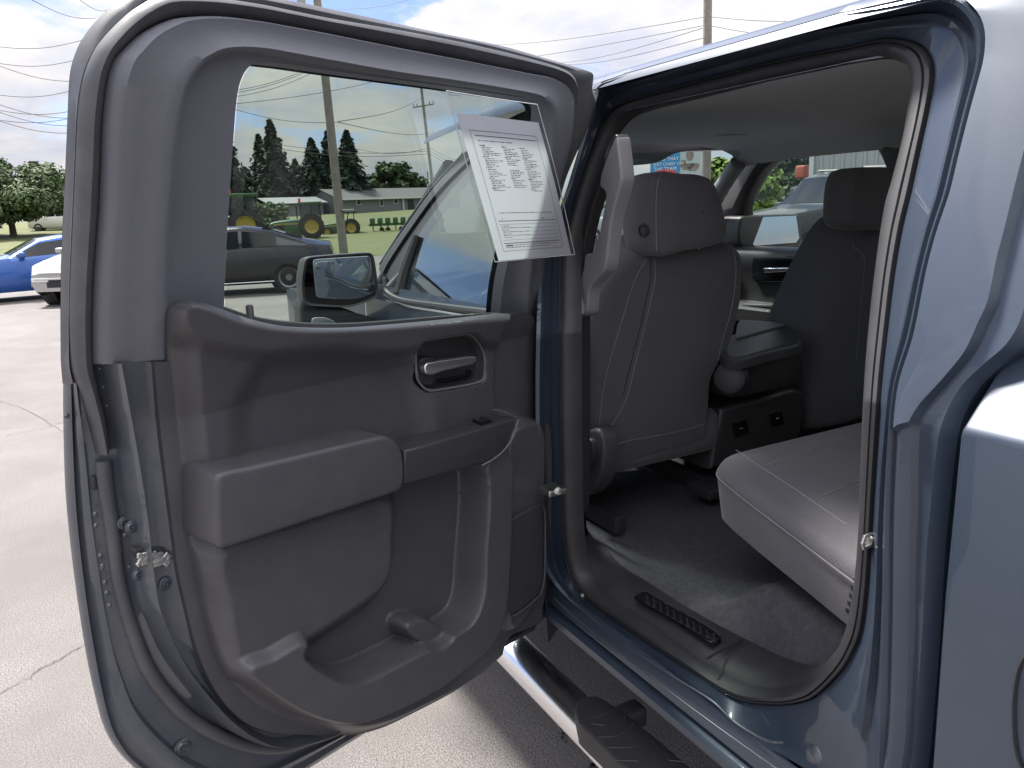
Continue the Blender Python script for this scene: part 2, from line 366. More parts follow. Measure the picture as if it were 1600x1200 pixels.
O_ln = [(850, 400), (845, 500), (843, 600), (844, 700), (850, 800), (855, 870), (858, 889), (893, 938), (927, 967), (969, 1003), (1020, 1036), (1075, 1072), (1115, 1098), (1150, 1131), (1197, 1168), (1240, 1190), (1290, 1220), (1340, 1240), (1375, 1235), (1384, 1180), (1387, 1130), (1389, 1090), (1390, 1040), (1391, 1000), (1392, 960), (1393, 920), (1393, 867), (1394, 800), (1399, 690), (1408, 600), (1432, 520), (1452, 420), (1468, 360), (1488, 300), (1502, 242), (1519, 175), (1530, 135), (1540, 97), (1543, 70), (1542, 48), (1536, 30), (1524, 13), (1508, -1), (1478, -8), (1400, 8), (1325, 22), (1262, 36), (1200, 52), (1140, 71), (1065, 90), (1000, 111), (962, 124), (940, 134), (931, 160), (922, 190), (908, 240), (893, 290), (875, 340), (860, 375)]
J_ln = [(862, 400), (858, 500), (857, 600), (858, 700), (862, 800), (866, 870), (874, 900), (902, 938), (930, 960), (975, 998), (1024, 1031), (1080, 1068), (1115, 1092), (1150, 1128), (1190, 1152), (1222, 1158), (1250, 1157), (1269, 1151), (1293, 1139), (1310, 1122), (1325, 1100), (1337, 1070), (1346, 1040), (1353, 1015), (1362, 960), (1368, 890), (1373, 800), (1384, 680), (1394, 592), (1412, 510), (1432, 420), (1448, 354), (1464, 300), (1478, 242), (1490, 190), (1500, 148), (1506, 118), (1505, 92), (1497, 70), (1482, 54), (1462, 45), (1435, 43), (1395, 45), (1325, 56), (1262, 68), (1200, 84), (1155, 95), (1085, 114), (1025, 132), (985, 142), (958, 152), (944, 170), (934, 195), (922, 232), (908, 270), (895, 310), (882, 350), (872, 380)]
# all four outlines are cut by the same fan of rays from the middle of the opening, so their points correspond
NA = 720; AN = np.linspace(-math.pi, math.pi, NA+1)[:-1]
def dense(px):
    P = spline(px, 8, True); d = P-np.array([1130, 560]); a = np.arctan2(d[:, 1], d[:, 0]); r = np.hypot(d[:, 0], d[:, 1]); o = np.argsort(a)
    r = np.interp(AN, a[o], r[o], period=2*math.pi); return np.stack([1130+r*np.cos(AN), 560+r*np.sin(AN)], 1)
So, Si, Oo, Jj = [dense(q) for q in (S_out, S_in, O_ln, J_ln)]
low = sstep(880, 950, So[:, 1])*(1-sstep(1290, 1345, So[:, 0]))
depS = .085; depJ = .062-.012*low; depO = .028*low
PS, PI_, PO, PJ = body(So, depS), body(Si, .105), body(Oo, depO), body(Jj, depJ)
def between(A, B, t, lift):                            # a line between two outlines, moved out of the opening's plane
    P = A*(1-t)+B*t; P = P.copy(); P[:, 1] += lift; return P
jamb = MB()
step = 1-low
mid = [PS, between(PS, PJ, .06, .004), PJ]
mid += [between(PJ, PO, .12, -.006*step), between(PJ, PO, .20, .010*step), between(PJ, PO, .42, .012*step), between(PJ, PO, .50, -.002*step), between(PJ, PO, .72, .004*step), between(PJ, PO, .80, .012*step), between(PJ, PO, .93, .012*step), PO]
jamb.loft(mid, True)
jamb_o = jamb.build('door_jamb', paint, truck, angle=28)
# weatherstrip round the opening
seal = MB()
cv = [between(PS, PI_, 0, -.03)]
for t, l in ((0, .002), (.03, .012), (.16, .016), (.19, .009), (.23, .009), (.27, .017), (.5, .022), (.75, .018), (.92, .008), (1, -.002), (1.02, -.014)):
    cv.append(between(PS, PI_, t, l))
seal.loft(cv, True); seal.build('weatherstrip', rubber, truck, angle=60)

# outer skin behind the opening (C-pillar), with the cab's rear corner
rear_px = [(1372, 1240), (1384, 1180), (1387, 1130), (1391, 1000), (1393, 867), (1394, 800), (1399, 690), (1408, 600), (1432, 520), (1452, 420), (1468, 360), (1488, 300), (1502, 242), (1519, 175), (1530, 135), (1540, 97), (1543, 70), (1542, 48), (1536, 30), (1524, 13), (1508, -1)]
E1_px = [(1402, 1240), (1412, 1180), (1416, 1130), (1420, 1000), (1421, 867), (1423, 800), (1425, 672), (1444, 632), (1480, 592), (1517, 546), (1536, 505), (1552, 470), (1566, 404), (1580, 350), (1592, 300), (1610, 230), (1625, 170), (1632, 120), (1636, 80), (1640, 40), (1640, 0)]
E2_px = [(1415, 1240), (1425, 1180), (1430, 1130), (1440, 1000), (1447, 867), (1453, 800), (1462, 715), (1472, 660), (1500, 606), (1540, 566), (1570, 540), (1592, 505), (1612, 440), (1630, 380), (1645, 320), (1660, 250), (1672, 180), (1680, 120), (1684, 80), (1688, 40), (1690, 0)]
R0, R1, R2 = [resample(spline(q, 6), 120) for q in (rear_px, E1_px, E2_px)]
A0 = body(R0, 0.0); A1 = body(R1, .002); A2 = body(R2, .006)
# shoulder crease: the pillar above it is a little proud of the body below
c = MB(); up = sstep(1.302, 1.308, A1[:, 2])[:, None]; pr_ = up*np.array([0, .011, 0])
mids = [A0, A0+np.array([-.006, .004, 0])+pr_, A0*.5+A1*.5+np.array([0, .005, 0])+pr_, A1+np.array([0, .001, 0])+pr_, A1*.9+A2*.1+np.array([-.003, -.006, 0])+pr_*.3, A2, A2+np.array([-.012, -.02, 0]), A2+np.array([-.016, -.07, 0]), A2+np.array([-.016, -.75, .03])]
c.loft(mids); c.build('corner_pillar', paint, truck, angle=24)
# roof skin with its rail and gutter line
def roof_y(y): return 1.885+.035*(1-(y/.735)**2) if abs(y) < .735 else float(np.interp(abs(y), PY[::-1][:5], PZ[::-1][:5]))
ys = [.80, .785, .775, .765, .752, .735, .7, .6, .4, .2, 0]; ys = ys+[-y for y in ys[-2::-1]]
xs = np.linspace(1.02, -1.13, 24)
m = MB()
zy = lambda y: float(np.interp(abs(y), [0, .2, .4, .6, .7, .735, .752, .765, .775, .785, .80], [1.925, 1.923, 1.915, 1.902, 1.893, 1.886, 1.879, 1.868, 1.85, 1.822, 1.78]))
def roofpt(x, y, ins=0.):
    zz_ = zy(y)-ins; drop = .028*max(0, (x-.3)/.7)**2+.035*max(0, (-.75-x)/.38)**2
    return (x, y*(1-.02*ins), zz_-drop)
ysl = [y for y in ys if y <= .775]
m.loft([[roofpt(x, y) for y in ysl] for x in xs]); m.build('roof', paint, truck, angle=50)
# the rail between roof and opening, following the cut line along the top
tp = np.where((Oo[:, 1] < 150) & (Oo[:, 0] > 938) & (Oo[:, 0] < 1512))[0]; A = PO[tp]
B = np.array([roofpt(p[0], .765) for p in A]); C2 = np.array([roofpt(p[0], .752) for p in A])
m = MB(); m.loft([A, A*.55+B*.45+np.array([0, .004, .001]), B+np.array([0, .001, 0]), C2]); m.build('roof_rail', paint, truck, angle=50)
# headliner: curves from the left opening over to the right
m = MB(); yl = [.735, .69, .66, .6, .45, .2, 0, -.2, -.45, -.6, -.66, -.72]; zl = [1.80, 1.806, 1.809, 1.816, 1.83, 1.84, 1.842, 1.84, 1.83, 1.812, 1.79, 1.74]
m.loft([[(x, min(y, float(np.interp(x, [-1.08, -.86, -.74, .04, .12, 1.02], [.60, .62, .715, .715, .66, .62]))), z-.03*max(0, (x-.6)/.6)**2) for y, z in zip(yl, zl)] for x in np.linspace(1.02, -1.08, 22)])
m.build('headliner', liner, truck)
m = MB()
P = on_plane(spline([(1108, 226), (1120, 214), (1165, 212), (1168, 219), (1160, 228)], 4, True), (0, 0, 1.826), (0, 0, 1)); m.prism(P, (0, 0, .02), .004); m.build('dome_lamp', liner, truck)
# sun visors and header over the windscreen
m = MB()
vis = on_ax(spline([(950, 205), (965, 235), (968, 257), (1005, 257), (1030, 253), (1062, 238), (1110, 235), (1162, 234), (1190, 240), (1200, 205)], 5), 0, 1.12)
m.prism(vis, (.05, 0, 0.0), .008); m.build('windscreen_header', plastic, truck)
m = MB()
m.box((1.05, .38, 1.775), (.10, .34, .035), .012, rot=Matrix.Rotation(.25, 3, 'Y')); m.build('sun_visor', liner, truck)
# floor, firewall, rear bulkhead, right flank with its windows
m = MB(); m.box((.1, 0, .56), (2.5, 1.8, .05), .01); m.box((1.30, 0, .95), (.05, 1.72, .8), .01); m.box((-1.10, 0, .99), (.03, 1.75, .72), .01)
m.box((-1.09, .66, 1.56), (.02, .30, .48)); m.box((-1.09, -.66, 1.56), (.02, .30, .48)); m.box((-1.09, 0, 1.82), (.02, 1.2, .09))
m.build('cab_floor', plastic_dk, truck)
m = MB(); m.poly([(-1.088, .52, 1.33), (-1.088, -.52, 1.33), (-1.088, -.52, 1.79), (-1.088, .52, 1.79)]); m.build('rear_window', door_glass, truck, smooth=False)
V = M('hidden_black', (.02, .02, .02), .8)

# ---- right flank: passenger doors seen from inside, traced through the opening
YR = -.77
win = [(1150, 392), (1150, 338), (1154, 322), (1170, 299), (1200, 265), (1240, 241), (1290, 222), (1340, 207), (1364, 204), (1377, 212), (1383, 235), (1387, 262), (1400, 392)]
W = on_ax(spline(win, 5, False), 1, YR); W[:, 1] = -(prof(W[:, 2])-.075)+.0
xr = [p[0] for p in W]; fr_x0 = float(min(xr)); fr_x1 = float(max(xr))
flank = MB()
# panel = outer rectangle to window ring, lofted
ring = resample(np.vstack([W, W[:1]]), 161)[:-1]
cen = ring.mean(0)
def outer_pt(p):
    a = math.atan2(p[2]-cen[2], p[0]-cen[0]); dx, dz = math.cos(a), math.sin(a); s = 9
    for lim, comp, base in ((1.36-cen[0], dx, 0), (.02-cen[0], dx, 0), (1.80-cen[2], dz, 0), (1.10-cen[2], dz, 0), (1.03-cen[0]-1.265*(cen[2]-1.74), dx+1.265*dz, 0)):
        if comp*lim > 1e-6: s = min(s, lim/comp)
    q = np.array([cen[0]+dx*s, 0, cen[2]+dz*s]); q[1] = -(prof(q[2])-.06); return q
outr = np.array([outer_pt(p) for p in ring])
inn = ring+np.array([0, -.05, 0])
flank.loft([outr, ring*.72+outr*.28+np.array([0, .03, 0]), ring+(outr-ring)*.04+np.array([0, .012, 0]), ring, inn], True)
flank.loft([[(x, -(prof(z)-.06), z) for x in np.linspace(-1.08, .03, 12)] for z in np.linspace(.6, 1.35, 8)])
flank.loft([[(x, -(prof(z)-.055), z) for x in np.linspace(-.16, .10, 4)] for z in np.linspace(1.3, 1.82, 8)])
flank.loft([[(x, -(prof(z)-.055), z) for x in np.linspace(-1.10, -.86, 4)] for z in np.linspace(1.3, 1.82, 8)])
flank.build('cab_side', plastic_dk, truck)
pd = MB()
gw = on_ax(spline(win, 5, False), 1, YR); gw[:, 1] = -(prof(gw[:, 2])-.04)
tag(MB().poly(gw).build('passenger_window', clear_glass, truck, smooth=False))
MB().poly([(x, -(prof(z)-.04), z) for x, z in ((-.14, 1.34), (-.86, 1.36), (-.84, 1.79), (-.13, 1.79))]).build('rear_passenger_window', door_glass, truck, smooth=False)
# outer skin on the right, so the truck is closed from every side
m = MB(); m.loft([[(x, -prof(z), z) for x in np.linspace(-1.11, 1.3, 16)] for z in (.5, .6, .8, 1.1, 1.3, 1.33)]); m.build('right_skin', paint, truck)
door2 = MB()
dp = on_ax([(1080, 392), (1420, 392), (1420, 700), (1080, 700)], 1, -.74)
door2.loft([[(x, y, z) for x in np.linspace(.02, 1.32, 14)] for y, z in ((-.80, 1.378), (-.765, 1.372), (-.735, 1.355), (-.725, 1.33), (-.735, 1.28), (-.745, 1.18), (-.735, 1.14), (-.66, 1.125), (-.64, 1.115), (-.64, 1.06), (-.70, 1.03), (-.72, .9), (-.70, .66))])
pdo = door2.build('passenger_door', plastic_dk, truck)
m = MB(); hp = on_ax(spline([(1176, 402), (1186, 400), (1238, 400), (1244, 406), (1244, 432), (1236, 440), (1180, 440), (1174, 432)], 3, True), 1, -.722); m.prism(hp, (0, -.02, 0), .006); m.build('handle_bezel', black, pdo)
m = MB(); hp = on_ax([(1193, 419), (1234, 418), (1236, 424), (1194, 426)], 1, -.70); m.prism(hp, (0, -.015, 0), .003); m.build('door_lever', chrome, pdo)
m = MB(); hp = on_ax([(1160, 475), (1232, 478), (1232, 481), (1160, 478)], 1, -.66); m.prism(hp, (0, -.02, 0), .001); m.build('trim_line', rim_grey, pdo)
# windscreen, A pillars, dashboard
ws_b, ws_t = (1.72, 1.30), (1.05, 1.79)
m = MB(); m.loft([[(ws_b[0]*(1-t)+ws_t[0]*t-.10*abs(s)**2, s*(.76*(1-t)+.66*t), ws_b[1]*(1-t)+ws_t[1]*t) for s in np.linspace(-1, 1, 13)] for t in np.linspace(0, 1, 6)]); m.build('windscreen', clear_glass, truck)
for sgn in (1, -1):
    m = MB(); P = np.array([(1.62, sgn*.78, 1.25), (1.40, sgn*.755, 1.42), (1.18, sgn*.715, 1.60), (1.0, sgn*.68, 1.74)])
    m.tube(spline(P, 5), .036, 10); m.build('windscreen_pillar', plastic_lt if sgn < 0 else plastic_dk, truck)
m = MB()
m.loft([[(x, y, z+(.055*math.exp(-((y-.42)/.2)**2) if k in (1, 2, 3) else 0)) for y in np.linspace(.86, -.86, 30)] for k, (x, z) in enumerate(((1.75, 1.24), (1.45, 1.275), (1.2, 1.27), (1.08, 1.235), (1.05, 1.19), (1.10, 1.10), (1.05, .98), (1.12, .8), (1.3, .65)))])
dash = m.build('dashboard', plastic_dk, truck)
m = MB(); m.box((1.07, .42, 1.215), (.02, .34, .10), .02); m.build('gauge_cluster', black, dash)
m = MB(); P = [(1.03, .60*0+.42+.17*math.cos(a), 1.235+.075*math.sin(a)) for a in np.linspace(0, math.pi, 24)]; m.tube(P, .009, 8); m.build('gauge_hood', plastic, dash)
m = MB()
m.box((1.05, -.02, 1.17), (.03, .26, .14), .02); m.build('centre_screen', black, dash)
sw = MB(); cc = Vector((.80, .43, 1.19)); axm = Matrix.Rotation(R_(-28), 3, 'Y')
sw.tube([cc+axm@Vector((0, .185*math.cos(a), .185*math.sin(a))) for a in np.linspace(0, 2*math.pi, 49)[:-1]], .017, 10, True)
sw.box(cc+axm@Vector((.03, 0, -.01)), (.06, .15, .12), .03, rot=axm)
for q in (-.4, math.pi+.4, -math.pi/2): sw.tube([cc+axm@Vector((.02, .05*math.cos(q), .05*math.sin(q))), cc+axm@Vector((0, .18*math.cos(q), .18*math.sin(q)))], .015, 8)
sw.tube([cc+axm@Vector((.03, 0, 0)), cc+Vector((.33, 0, -.14))], .035, 12)
sw.build('steering_wheel', plastic_dk, truck)
# inside mirror hung from the windscreen
m = MB(); mp = on_ax(spline([(966, 271), (985, 269), (990, 274), (989, 290), (984, 293), (966, 293)], 3, True), 0, 1.0); m.prism(mp, (.03, 0, 0), .005); m.build('inside_mirror', plastic_dk, truck)
# ------------------------------------------------------------------ sill, carpet, seats, console
sp = MB()
s_out = spline([(890, 800), (897, 865), (906, 890), (920, 912), (936, 926), (953, 936), (993, 962), (1043, 996), (1093, 1028), (1113, 1042), (1140, 1057), (1165, 1067), (1188, 1073), (1212, 1075), (1237, 1073), (1256, 1067), (1280, 1054), (1305, 1030), (1330, 990)], 6)
s_inn = spline([(912, 780), (914, 805), (919, 832), (932, 845), (947, 857), (960, 876), (973, 889), (1014, 914), (1052, 939), (1090, 962), (1118, 978), (1160, 1000), (1190, 1015), (1217, 1028), (1250, 1040), (1280, 1047), (1300, 1040), (1320, 1010), (1335, 970)], 6)
so_ = resample(s_out, 160); si_ = resample(s_inn, 160)
A = body(so_, .10); B = on_plane(si_, (0, 0, .692), (0, 0, 1)); front = np.clip((A[:, 2]-.74)/.2, 0, 1)[:, None]
B2 = np.where(front > 0, body(si_, .17), B); B = B*(1-np.clip(front*4, 0, 1))+B2*np.clip(front*4, 0, 1)
Cm = A*.62+B*.38
sp.loft([A+np.array([0, .012, -.03]), A+np.array([0, .002, -.004]), A*.9+B*.1+np.array([0, 0, .008]), Cm+np.array([0, 0, .016]), A*.45+B*.55+np.array([0, 0, .013]), A*.12+B*.88+np.array([0, 0, .012]), B+np.array([0, 0, .006]), B+np.array([0, -.004, -.04])])
sill = sp.build('sill_plate', sillp, truck, angle=50)
# recessed ribbed panel let into the plate, with its scalloped inner edge
def on_sill(px): return on_plane(px, (0, 0, .709), (0, 0, 1))
rp = MB(); q = on_sill(spline([(991, 931), (1004, 926), (1012, 927), (1030, 938), (1048, 949), (1067, 958), (1085, 969), (1100, 978), (1116, 988), (1127, 997), (1122, 1002), (1111, 1005), (1090, 992), (1060, 972), (1026, 952), (1004, 940)], 3, True))
rp.prism(q+np.array([0, 0, .004]), (0, 0, -.01), .002); rp.build('tread_inlay', black, sill)
rp = MB()
edge = [(991, 934), (1004, 927), (1009, 926), (1014, 928), (1022, 934), (1029, 938), (1036, 940), (1040, 946), (1047, 947), (1055, 953), (1062, 957), (1067, 957), (1073, 963), (1080, 967), (1087, 969), (1092, 974), (1100, 976), (1107, 982), (1114, 985), (1119, 990), (1125, 997)]
rp.tube(on_sill(edge)+np.array([0, 0, .005]), .0013, 6); rp.build('inlay_rim', plastic, sill)
rp = MB()
for k in range(11):
    t = (k+.5)/11; a = np.array([1006+t*114, 930+t*66]); b = a+np.array([1.5, 14.-2*t]); rp.tube(on_sill([a, b])+np.array([0, 0, .005]), .0016, 6)
    rp.tube(on_sill([b+np.array([-4, -2]), b+np.array([3, 2])])+np.array([0, 0, .005]), .0012, 6)
rp.build('tread_rib', sillp, sill)
rp = MB(); rp.tube(np.vstack([on_sill([(1159, 1001), (1140, 1012), (1120, 1022), (1104, 1032)])+np.array([0, 0, .004])]), .003, 6); rp.build('plate_joint', rubber_dk, sill)
# carpet: one draped sheet with the hump under the rear seat
gx = np.linspace(.62, -.95, 130); gy = np.linspace(.80, -.70, 110)
def cz(x, y):
    z = .668+.012*math.exp(-((x-.1)/.2)**2)
    z += .10*float(sstep(-.36, -.52, x))*float(sstep(.74, .66, y)); z += .17*float(sstep(.14, .05, abs(y)))*.6
    z += .035*float(sstep(.70, .765, y))*float(sstep(-.25, .05, x))
    return z+.004*math.sin(17*x+5*y)+.003*math.sin(23*y-9*x)
m = MB(); m.loft([[(x, y, cz(x, y)) for y in gy] for x in gx]); m.build('carpet', carpet, truck)

# --- front seats. The driver's is traced; the passenger's is the same seat across the cab
def make_seat(mirror=False):
    # backrest: plane of its rear face leans back
    o = np.array([.115, 0, .83]); nrm = np.array([-1, 0, -.165])
    px = [(1140, 381), (1160, 388), (1168, 402), (1169, 430), (1166, 470), (1159, 505), (1149, 540), (1130, 572), (1119, 598), (1116, 640), (1114, 672), (1104, 693), (1075, 707), (1030, 721), (980, 736), (952, 746), (936, 742), (927, 715), (923, 680), (922, 640), (924, 590), (928, 540), (938, 480), (950, 438), (968, 412), (992, 395), (1030, 388), (1080, 384)]
    P = on_plane(px, o, nrm)
    def fn(Q, sd): return .014*sstep(0, .16, sd)
    return px, o, nrm, P, fn
px, o, nrm, P, fn = make_seat()
Pc = spline(P, 6, True); pad = Pad(Pc, o, nrm, .045, .14, .007, fn)
seat = mesh('driver_seat', pad.V, pad.F, fabric, truck, angle=60)
m = MB()
for line in ([(1022, 402), (1024, 430), (1018, 463), (1009, 505), (996, 555), (980, 620), (967, 645), (943, 688)], [(1010, 405), (998, 425), (988, 449), (978, 480), (960, 540), (950, 575), (942, 612), (936, 665)], [(1146, 392), (1150, 415), (1148, 450), (1141, 490), (1132, 520), (1122, 560), (1116, 610)], [(943, 700), (985, 688), (1030, 680), (1075, 670), (1113, 657)]):
    m.tube(pad.trace(line, .0004), .0011, 6)
m.build('seam', thread, seat)
m = MB()
m.tube(pad.trace([(1016, 408), (1017, 430), (1011, 463), (1002, 505), (989, 555), (973, 620)], -.001), .0018, 6); m.build('seam_piping', rubber_dk, seat)
# headrest: rounded block with a rear and an outer face
hr_c = np.array([.02, .50, 1.555])
def headrest(px4, Xp, name, label_parent, thick=.12, side=1):
    Q = on_ax(px4, 0, Xp); u = spline(Q, 5, True)
    pd_ = Pad(u, (Xp, 0, Q[:, 2].mean()), (-1, 0, -.12), .03, thick, .006, lambda q, sd: .008*sstep(0, .08, sd)); return pd_
# traced as two faces: rear face and the outboard face share the vertical edge at x = 1027
b = MB()
back = on_ax([(1027, 277), (1075, 271), (1104, 274), (1117, 284), (1128, 310), (1136, 345), (1138, 372), (1122, 383), (1080, 391), (1027, 394)], 0, -.045)
b4 = spline(back, 5, True); zc = float(b4[:, 2].mean()); yc = float(b4[:, 1].mean())
rings = []
def shrink(P, k): c_ = P.mean(0); return c_+(P-c_)*np.array([1, k, k])
for dx, k in ((-.006, .0), (-.006, .55), (-.003, .84), (.004, .955), (.018, 1.0), (.075, .99), (.11, .95), (.125, .85), (.128, 0.0)):
    R1_ = shrink(b4, k if k else .02)+np.array([dx, 0, 0])
    R1_[:, 1] += .018*np.clip(dx/.11, 0, 1)*np.clip((R1_[:, 1]-yc)/.10+.3, 0, 1.2); rings.append(R1_)
b.loft(rings, True); hr = b.build('headrest', fabric, seat, angle=60)
m = MB(); ed = on_ax(spline([(1029, 279), (1026, 300), (1025, 340), (1026, 392)], 4), 0, -.049); m.tube(ed, .0014, 6); m.build('headrest_seam', thread, seat)
# release button on the outboard face
def stick(mb, px):                         # where the line of sight first meets a built shape
    from mathutils.bvhtree import BVHTree
    d = Vector(rays([px])[0]).normalized(); l_, n_, i_, t_ = BVHTree.FromPolygons(mb.V, mb.F).ray_cast(Vector(CAM), d)
    return (np.array(l_), np.array(n_) if n_.dot(d) < 0 else -np.array(n_)) if l_ else (np.array([0, 0, -5.]), np.array([0, 0, 1.]))
bc, bn = stick(b, (1006, 360))
m = MB(); m.lathe(bc, bn, [(.0001, .003), (.010, .003), (.011, .0005), (.0135, .0005), (.0135, .004), (.0165, .004), (.018, .001), (.018, -.02)], 28); m.build('release_button', plastic_dk, seat)
m = MB()
for yy in (.40, .56): MB().cyl((.03, yy, 1.40), (.03, yy, 1.52), .007).build('headrest_post', steel, seat)
# cushion, recliner cover, seat frame
m = MB(); m.box((.36, .47, .90), (.50, .50, .14), .05, 5); m.build('seat_cushion', fabric, seat)
m = MB(); rc = on_ax(spline([(910, 680), (922, 670), (934, 672), (941, 690), (942, 720), (936, 748), (926, 766), (913, 776), (905, 760), (903, 710)], 4, True), 1, .725); m.prism(rc, (0, -.05, 0), .012); m.build('recliner_cover', plastic, seat)
m = MB(); rc = on_ax(spline([(910, 693), (918, 685), (925, 692), (926, 715), (918, 735), (910, 730)], 4, True), 1, .738); m.prism(rc, (0, -.03, 0), .006); m.build('recliner_cap', plastic_dk, seat)
m = MB()
for y0 in (.24, .66): MB().box((.32, y0, .715), (.56, .035, .05), .006).build('seat_track', rubber_dk, seat)
MB().box((.08, .30, .735), (.10, .09, .03), .006).build('track_latch', rubber_dk, seat)
# passenger seat
o2 = np.array([.16, 0, .83]); P2 = np.array([(0, -.205, .80), (0, -.18, .95), (0, -.215, 1.15), (0, -.285, 1.33), (0, -.345, 1.43), (0, -.40, 1.475), (0, -.56, 1.475), (0, -.61, 1.42), (0, -.66, 1.2), (0, -.67, .95), (0, -.64, .80)])
P2[:, 0] = o2[0]-.165*(P2[:, 2]-o2[2]); pp = Pad(spline(P2, 6, True), o2, nrm, .05, .20, .009, fn)
ps = mesh('passenger_seat', pp.V, pp.F, fabric, truck, angle=60)
m = MB(); m.box((.42, -.43, .90), (.5, .48, .14), .05, 5); m.build('seat_cushion', fabric, ps)
m = MB(); hb = on_ax(spline([(1345, 263), (1362, 261), (1400, 262), (1415, 268), (1418, 300), (1412, 345), (1395, 358), (1345, 359), (1333, 350), (1331, 325), (1335, 285)], 5, True), 0, .0)
m.loft([shrink(hb, k)+np.array([dx, 0, 0]) for dx, k in ((-.006, .02), (-.006, .55), (-.003, .84), (.004, .955), (.018, 1.), (.08, 1.), (.11, .95), (.125, .8), (.126, .02))], True); m.build('headrest', fabric, ps)
m = MB(); m.tube(pp.trace([(1356, 385), (1350, 420), (1346, 460), (1342, 510), (1338, 560)], .0004), .0011, 6); m.build('seam', thread, ps)
# centre console: folded jump seat with a rolled rear end, bin below
m = MB()
roll = on_ax(spline([(1150, 556), (1195, 548), (1225, 541), (1245, 540), (1256, 552), (1259, 575), (1254, 596), (1244, 604), (1200, 613), (1160, 622), (1143, 620), (1138, 595), (1141, 570)], 5, True), 0, .06)
m.loft([shrink(roll, k)+np.array([dx, 0, 0]) for dx, k in ((-.012, .02), (-.012, .5), (-.006, .84), (.006, .96), (.03, 1.), (.30, 1.), (.36, .93), (.37, .02))], True)
con = m.build('centre_console', plastic_dk, truck)
m = MB(); lid = on_plane(spline([(1122, 542), (1148, 520), (1155, 500), (1205, 505), (1228, 506), (1246, 518), (1252, 534), (1200, 547), (1145, 560)], 4, True), (0, 0, 1.15), (-.1, 0, 1)); m.prism(lid, (0, 0, -.035), .012); m.build('console_lid', plastic, con)
m = MB(); bn_ = on_plane([(1150, 528), (1156, 499), (1212, 503), (1226, 507)], (0, 0, 1.156), (-.1, 0, 1)); m.prism(bn_, (0, 0, -.005), .001); m.build('lid_sheen', plastic_lt, con)  # pale plate on the lid: a bright reflection put into its colour
m = MB(); lp = on_ax([(1128, 640), (1145, 632), (1240, 606), (1258, 612), (1262, 640), (1250, 690), (1180, 720), (1110, 735), (1118, 690)], 0, .12); m.prism(lp, (.35, 0, 0), .02); m.build('console_base', plastic_dk, con)
for q in ([(1146, 662), (1167, 656), (1172, 677), (1150, 684)], [(1205, 647), (1221, 641), (1226, 662), (1208, 667)]):
    m = MB(); qq = on_ax(q, 0, .113); m.prism(qq, (.01, 0, 0), .002); sk = m.build('power_socket', black, con)
    c_ = qq.mean(0); m = MB(); m.box(c_+np.array([-.003, .004, .002]), (.004, .012, .004), .001); m.build('socket_contact', chrome, sk)
m = MB(); m.lathe(on_ax([(1141, 590)], 0, .05)[0], (-.5, .8, 0), [(.001, .02), (.03, .02), (.045, .012), (.05, -.02)], 24); m.build('console_hinge', plastic, con)
# rear bench
def bz(x, y): return 1.0+.155*(x+.29)
RC = np.array([(-.30, .615), (-.33, .648), (-.42, .668), (-.60, .692), (-.80, .715), (-.90, .70), (-.90, -.62), (-.31, -.62), (-.285, -.55), (-.285, .55)])
RC3 = np.c_[RC, [bz(x, y) for x, y in RC]]
def cfn(Q, sd):
    x = Q[:, 0]; return .016*sstep(0, .1, sd)
cp = Pad(spline(RC3, 6, True), (-.29, 0, 1.0), (-.155, 0, 1), .026, .105, .008, cfn, (-.035, 0, 0))
rs = mesh('rear_seat', cp.V, cp.F, fabric2, truck, angle=60)
m = MB()
for line in ([(1150, 703), (1185, 727), (1240, 763), (1288, 796), (1322, 820)], [(1196, 727), (1240, 711), (1290, 694), (1352, 672)], [(1279, 778), (1310, 764), (1352, 748)]):
    m.tube(cp.trace(line, .0003), .0013, 6)
m.build('seam', thread, rs)
sd_ = cp.o+0; m = MB()
rim = spline(RC3, 6, True); m.tube(rim[:40]+np.array([0, .004, -.03]), .0016, 6); m.build('side_piping', thread, rs)
m = MB()
for k in range(6): m.box((-.742-.003*k, .705, .835+.016*k), (.012, .016, .012), .004)
m.build('side_zip', rubber_dk, rs)
m = MB(); m.box((-.93, .02, 1.22), (.12, 1.36, .62), .05, 5, rot=Matrix.Rotation(-.22, 3, 'Y')); m.build('seat_back', fabric2, rs)
m = MB(); m.box((-.60, 0, .80), (.4, 1.1, .12), .02); m.build('seat_base', carpet, rs)
# interior side trim behind the opening, door-pillar trim with grab handle
gm = MB()
ga = spline([(962, 214), (967, 240), (970, 267), (970, 285), (956, 337), (950, 383), (945, 420), (932, 436), (920, 453), (915, 491), (902, 493), (906, 442), (911, 418), (914, 398), (926, 395), (933, 382), (938, 351), (946, 310), (944, 299), (937, 291), (938, 274), (949, 241)], 4, True)
G = on_ax(ga, 1, .82); gm.prism(G, (0, -.035, 0), .013, 6); gm.build('grab_handle', plastic_lt, truck)
m = MB()
pl = on_ax(spline([(899, 450), (901, 400), (911, 348), (924, 302), (934, 270), (943, 245), (954, 220), (962, 210), (968, 221), (958, 245), (947, 268), (934, 300), (923, 335), (913, 380), (908, 430), (907, 500), (907, 640), (907, 740), (905, 800), (899, 800), (898, 600)], 4, True), 1, .79)
m.prism(pl, (0, -.03, 0), .004); m.build('pillar_trim', plastic_dk, truck)
m = MB(); belt = on_ax(spline([(917, 545), (914, 560), (911, 583)], 4), 1, .745); m.tube(belt, .004, 6); m.box(on_ax([(916, 556)], 1, .74)[0], (.012, .01, .02), .003); m.build('belt_anchor', steel, truck)
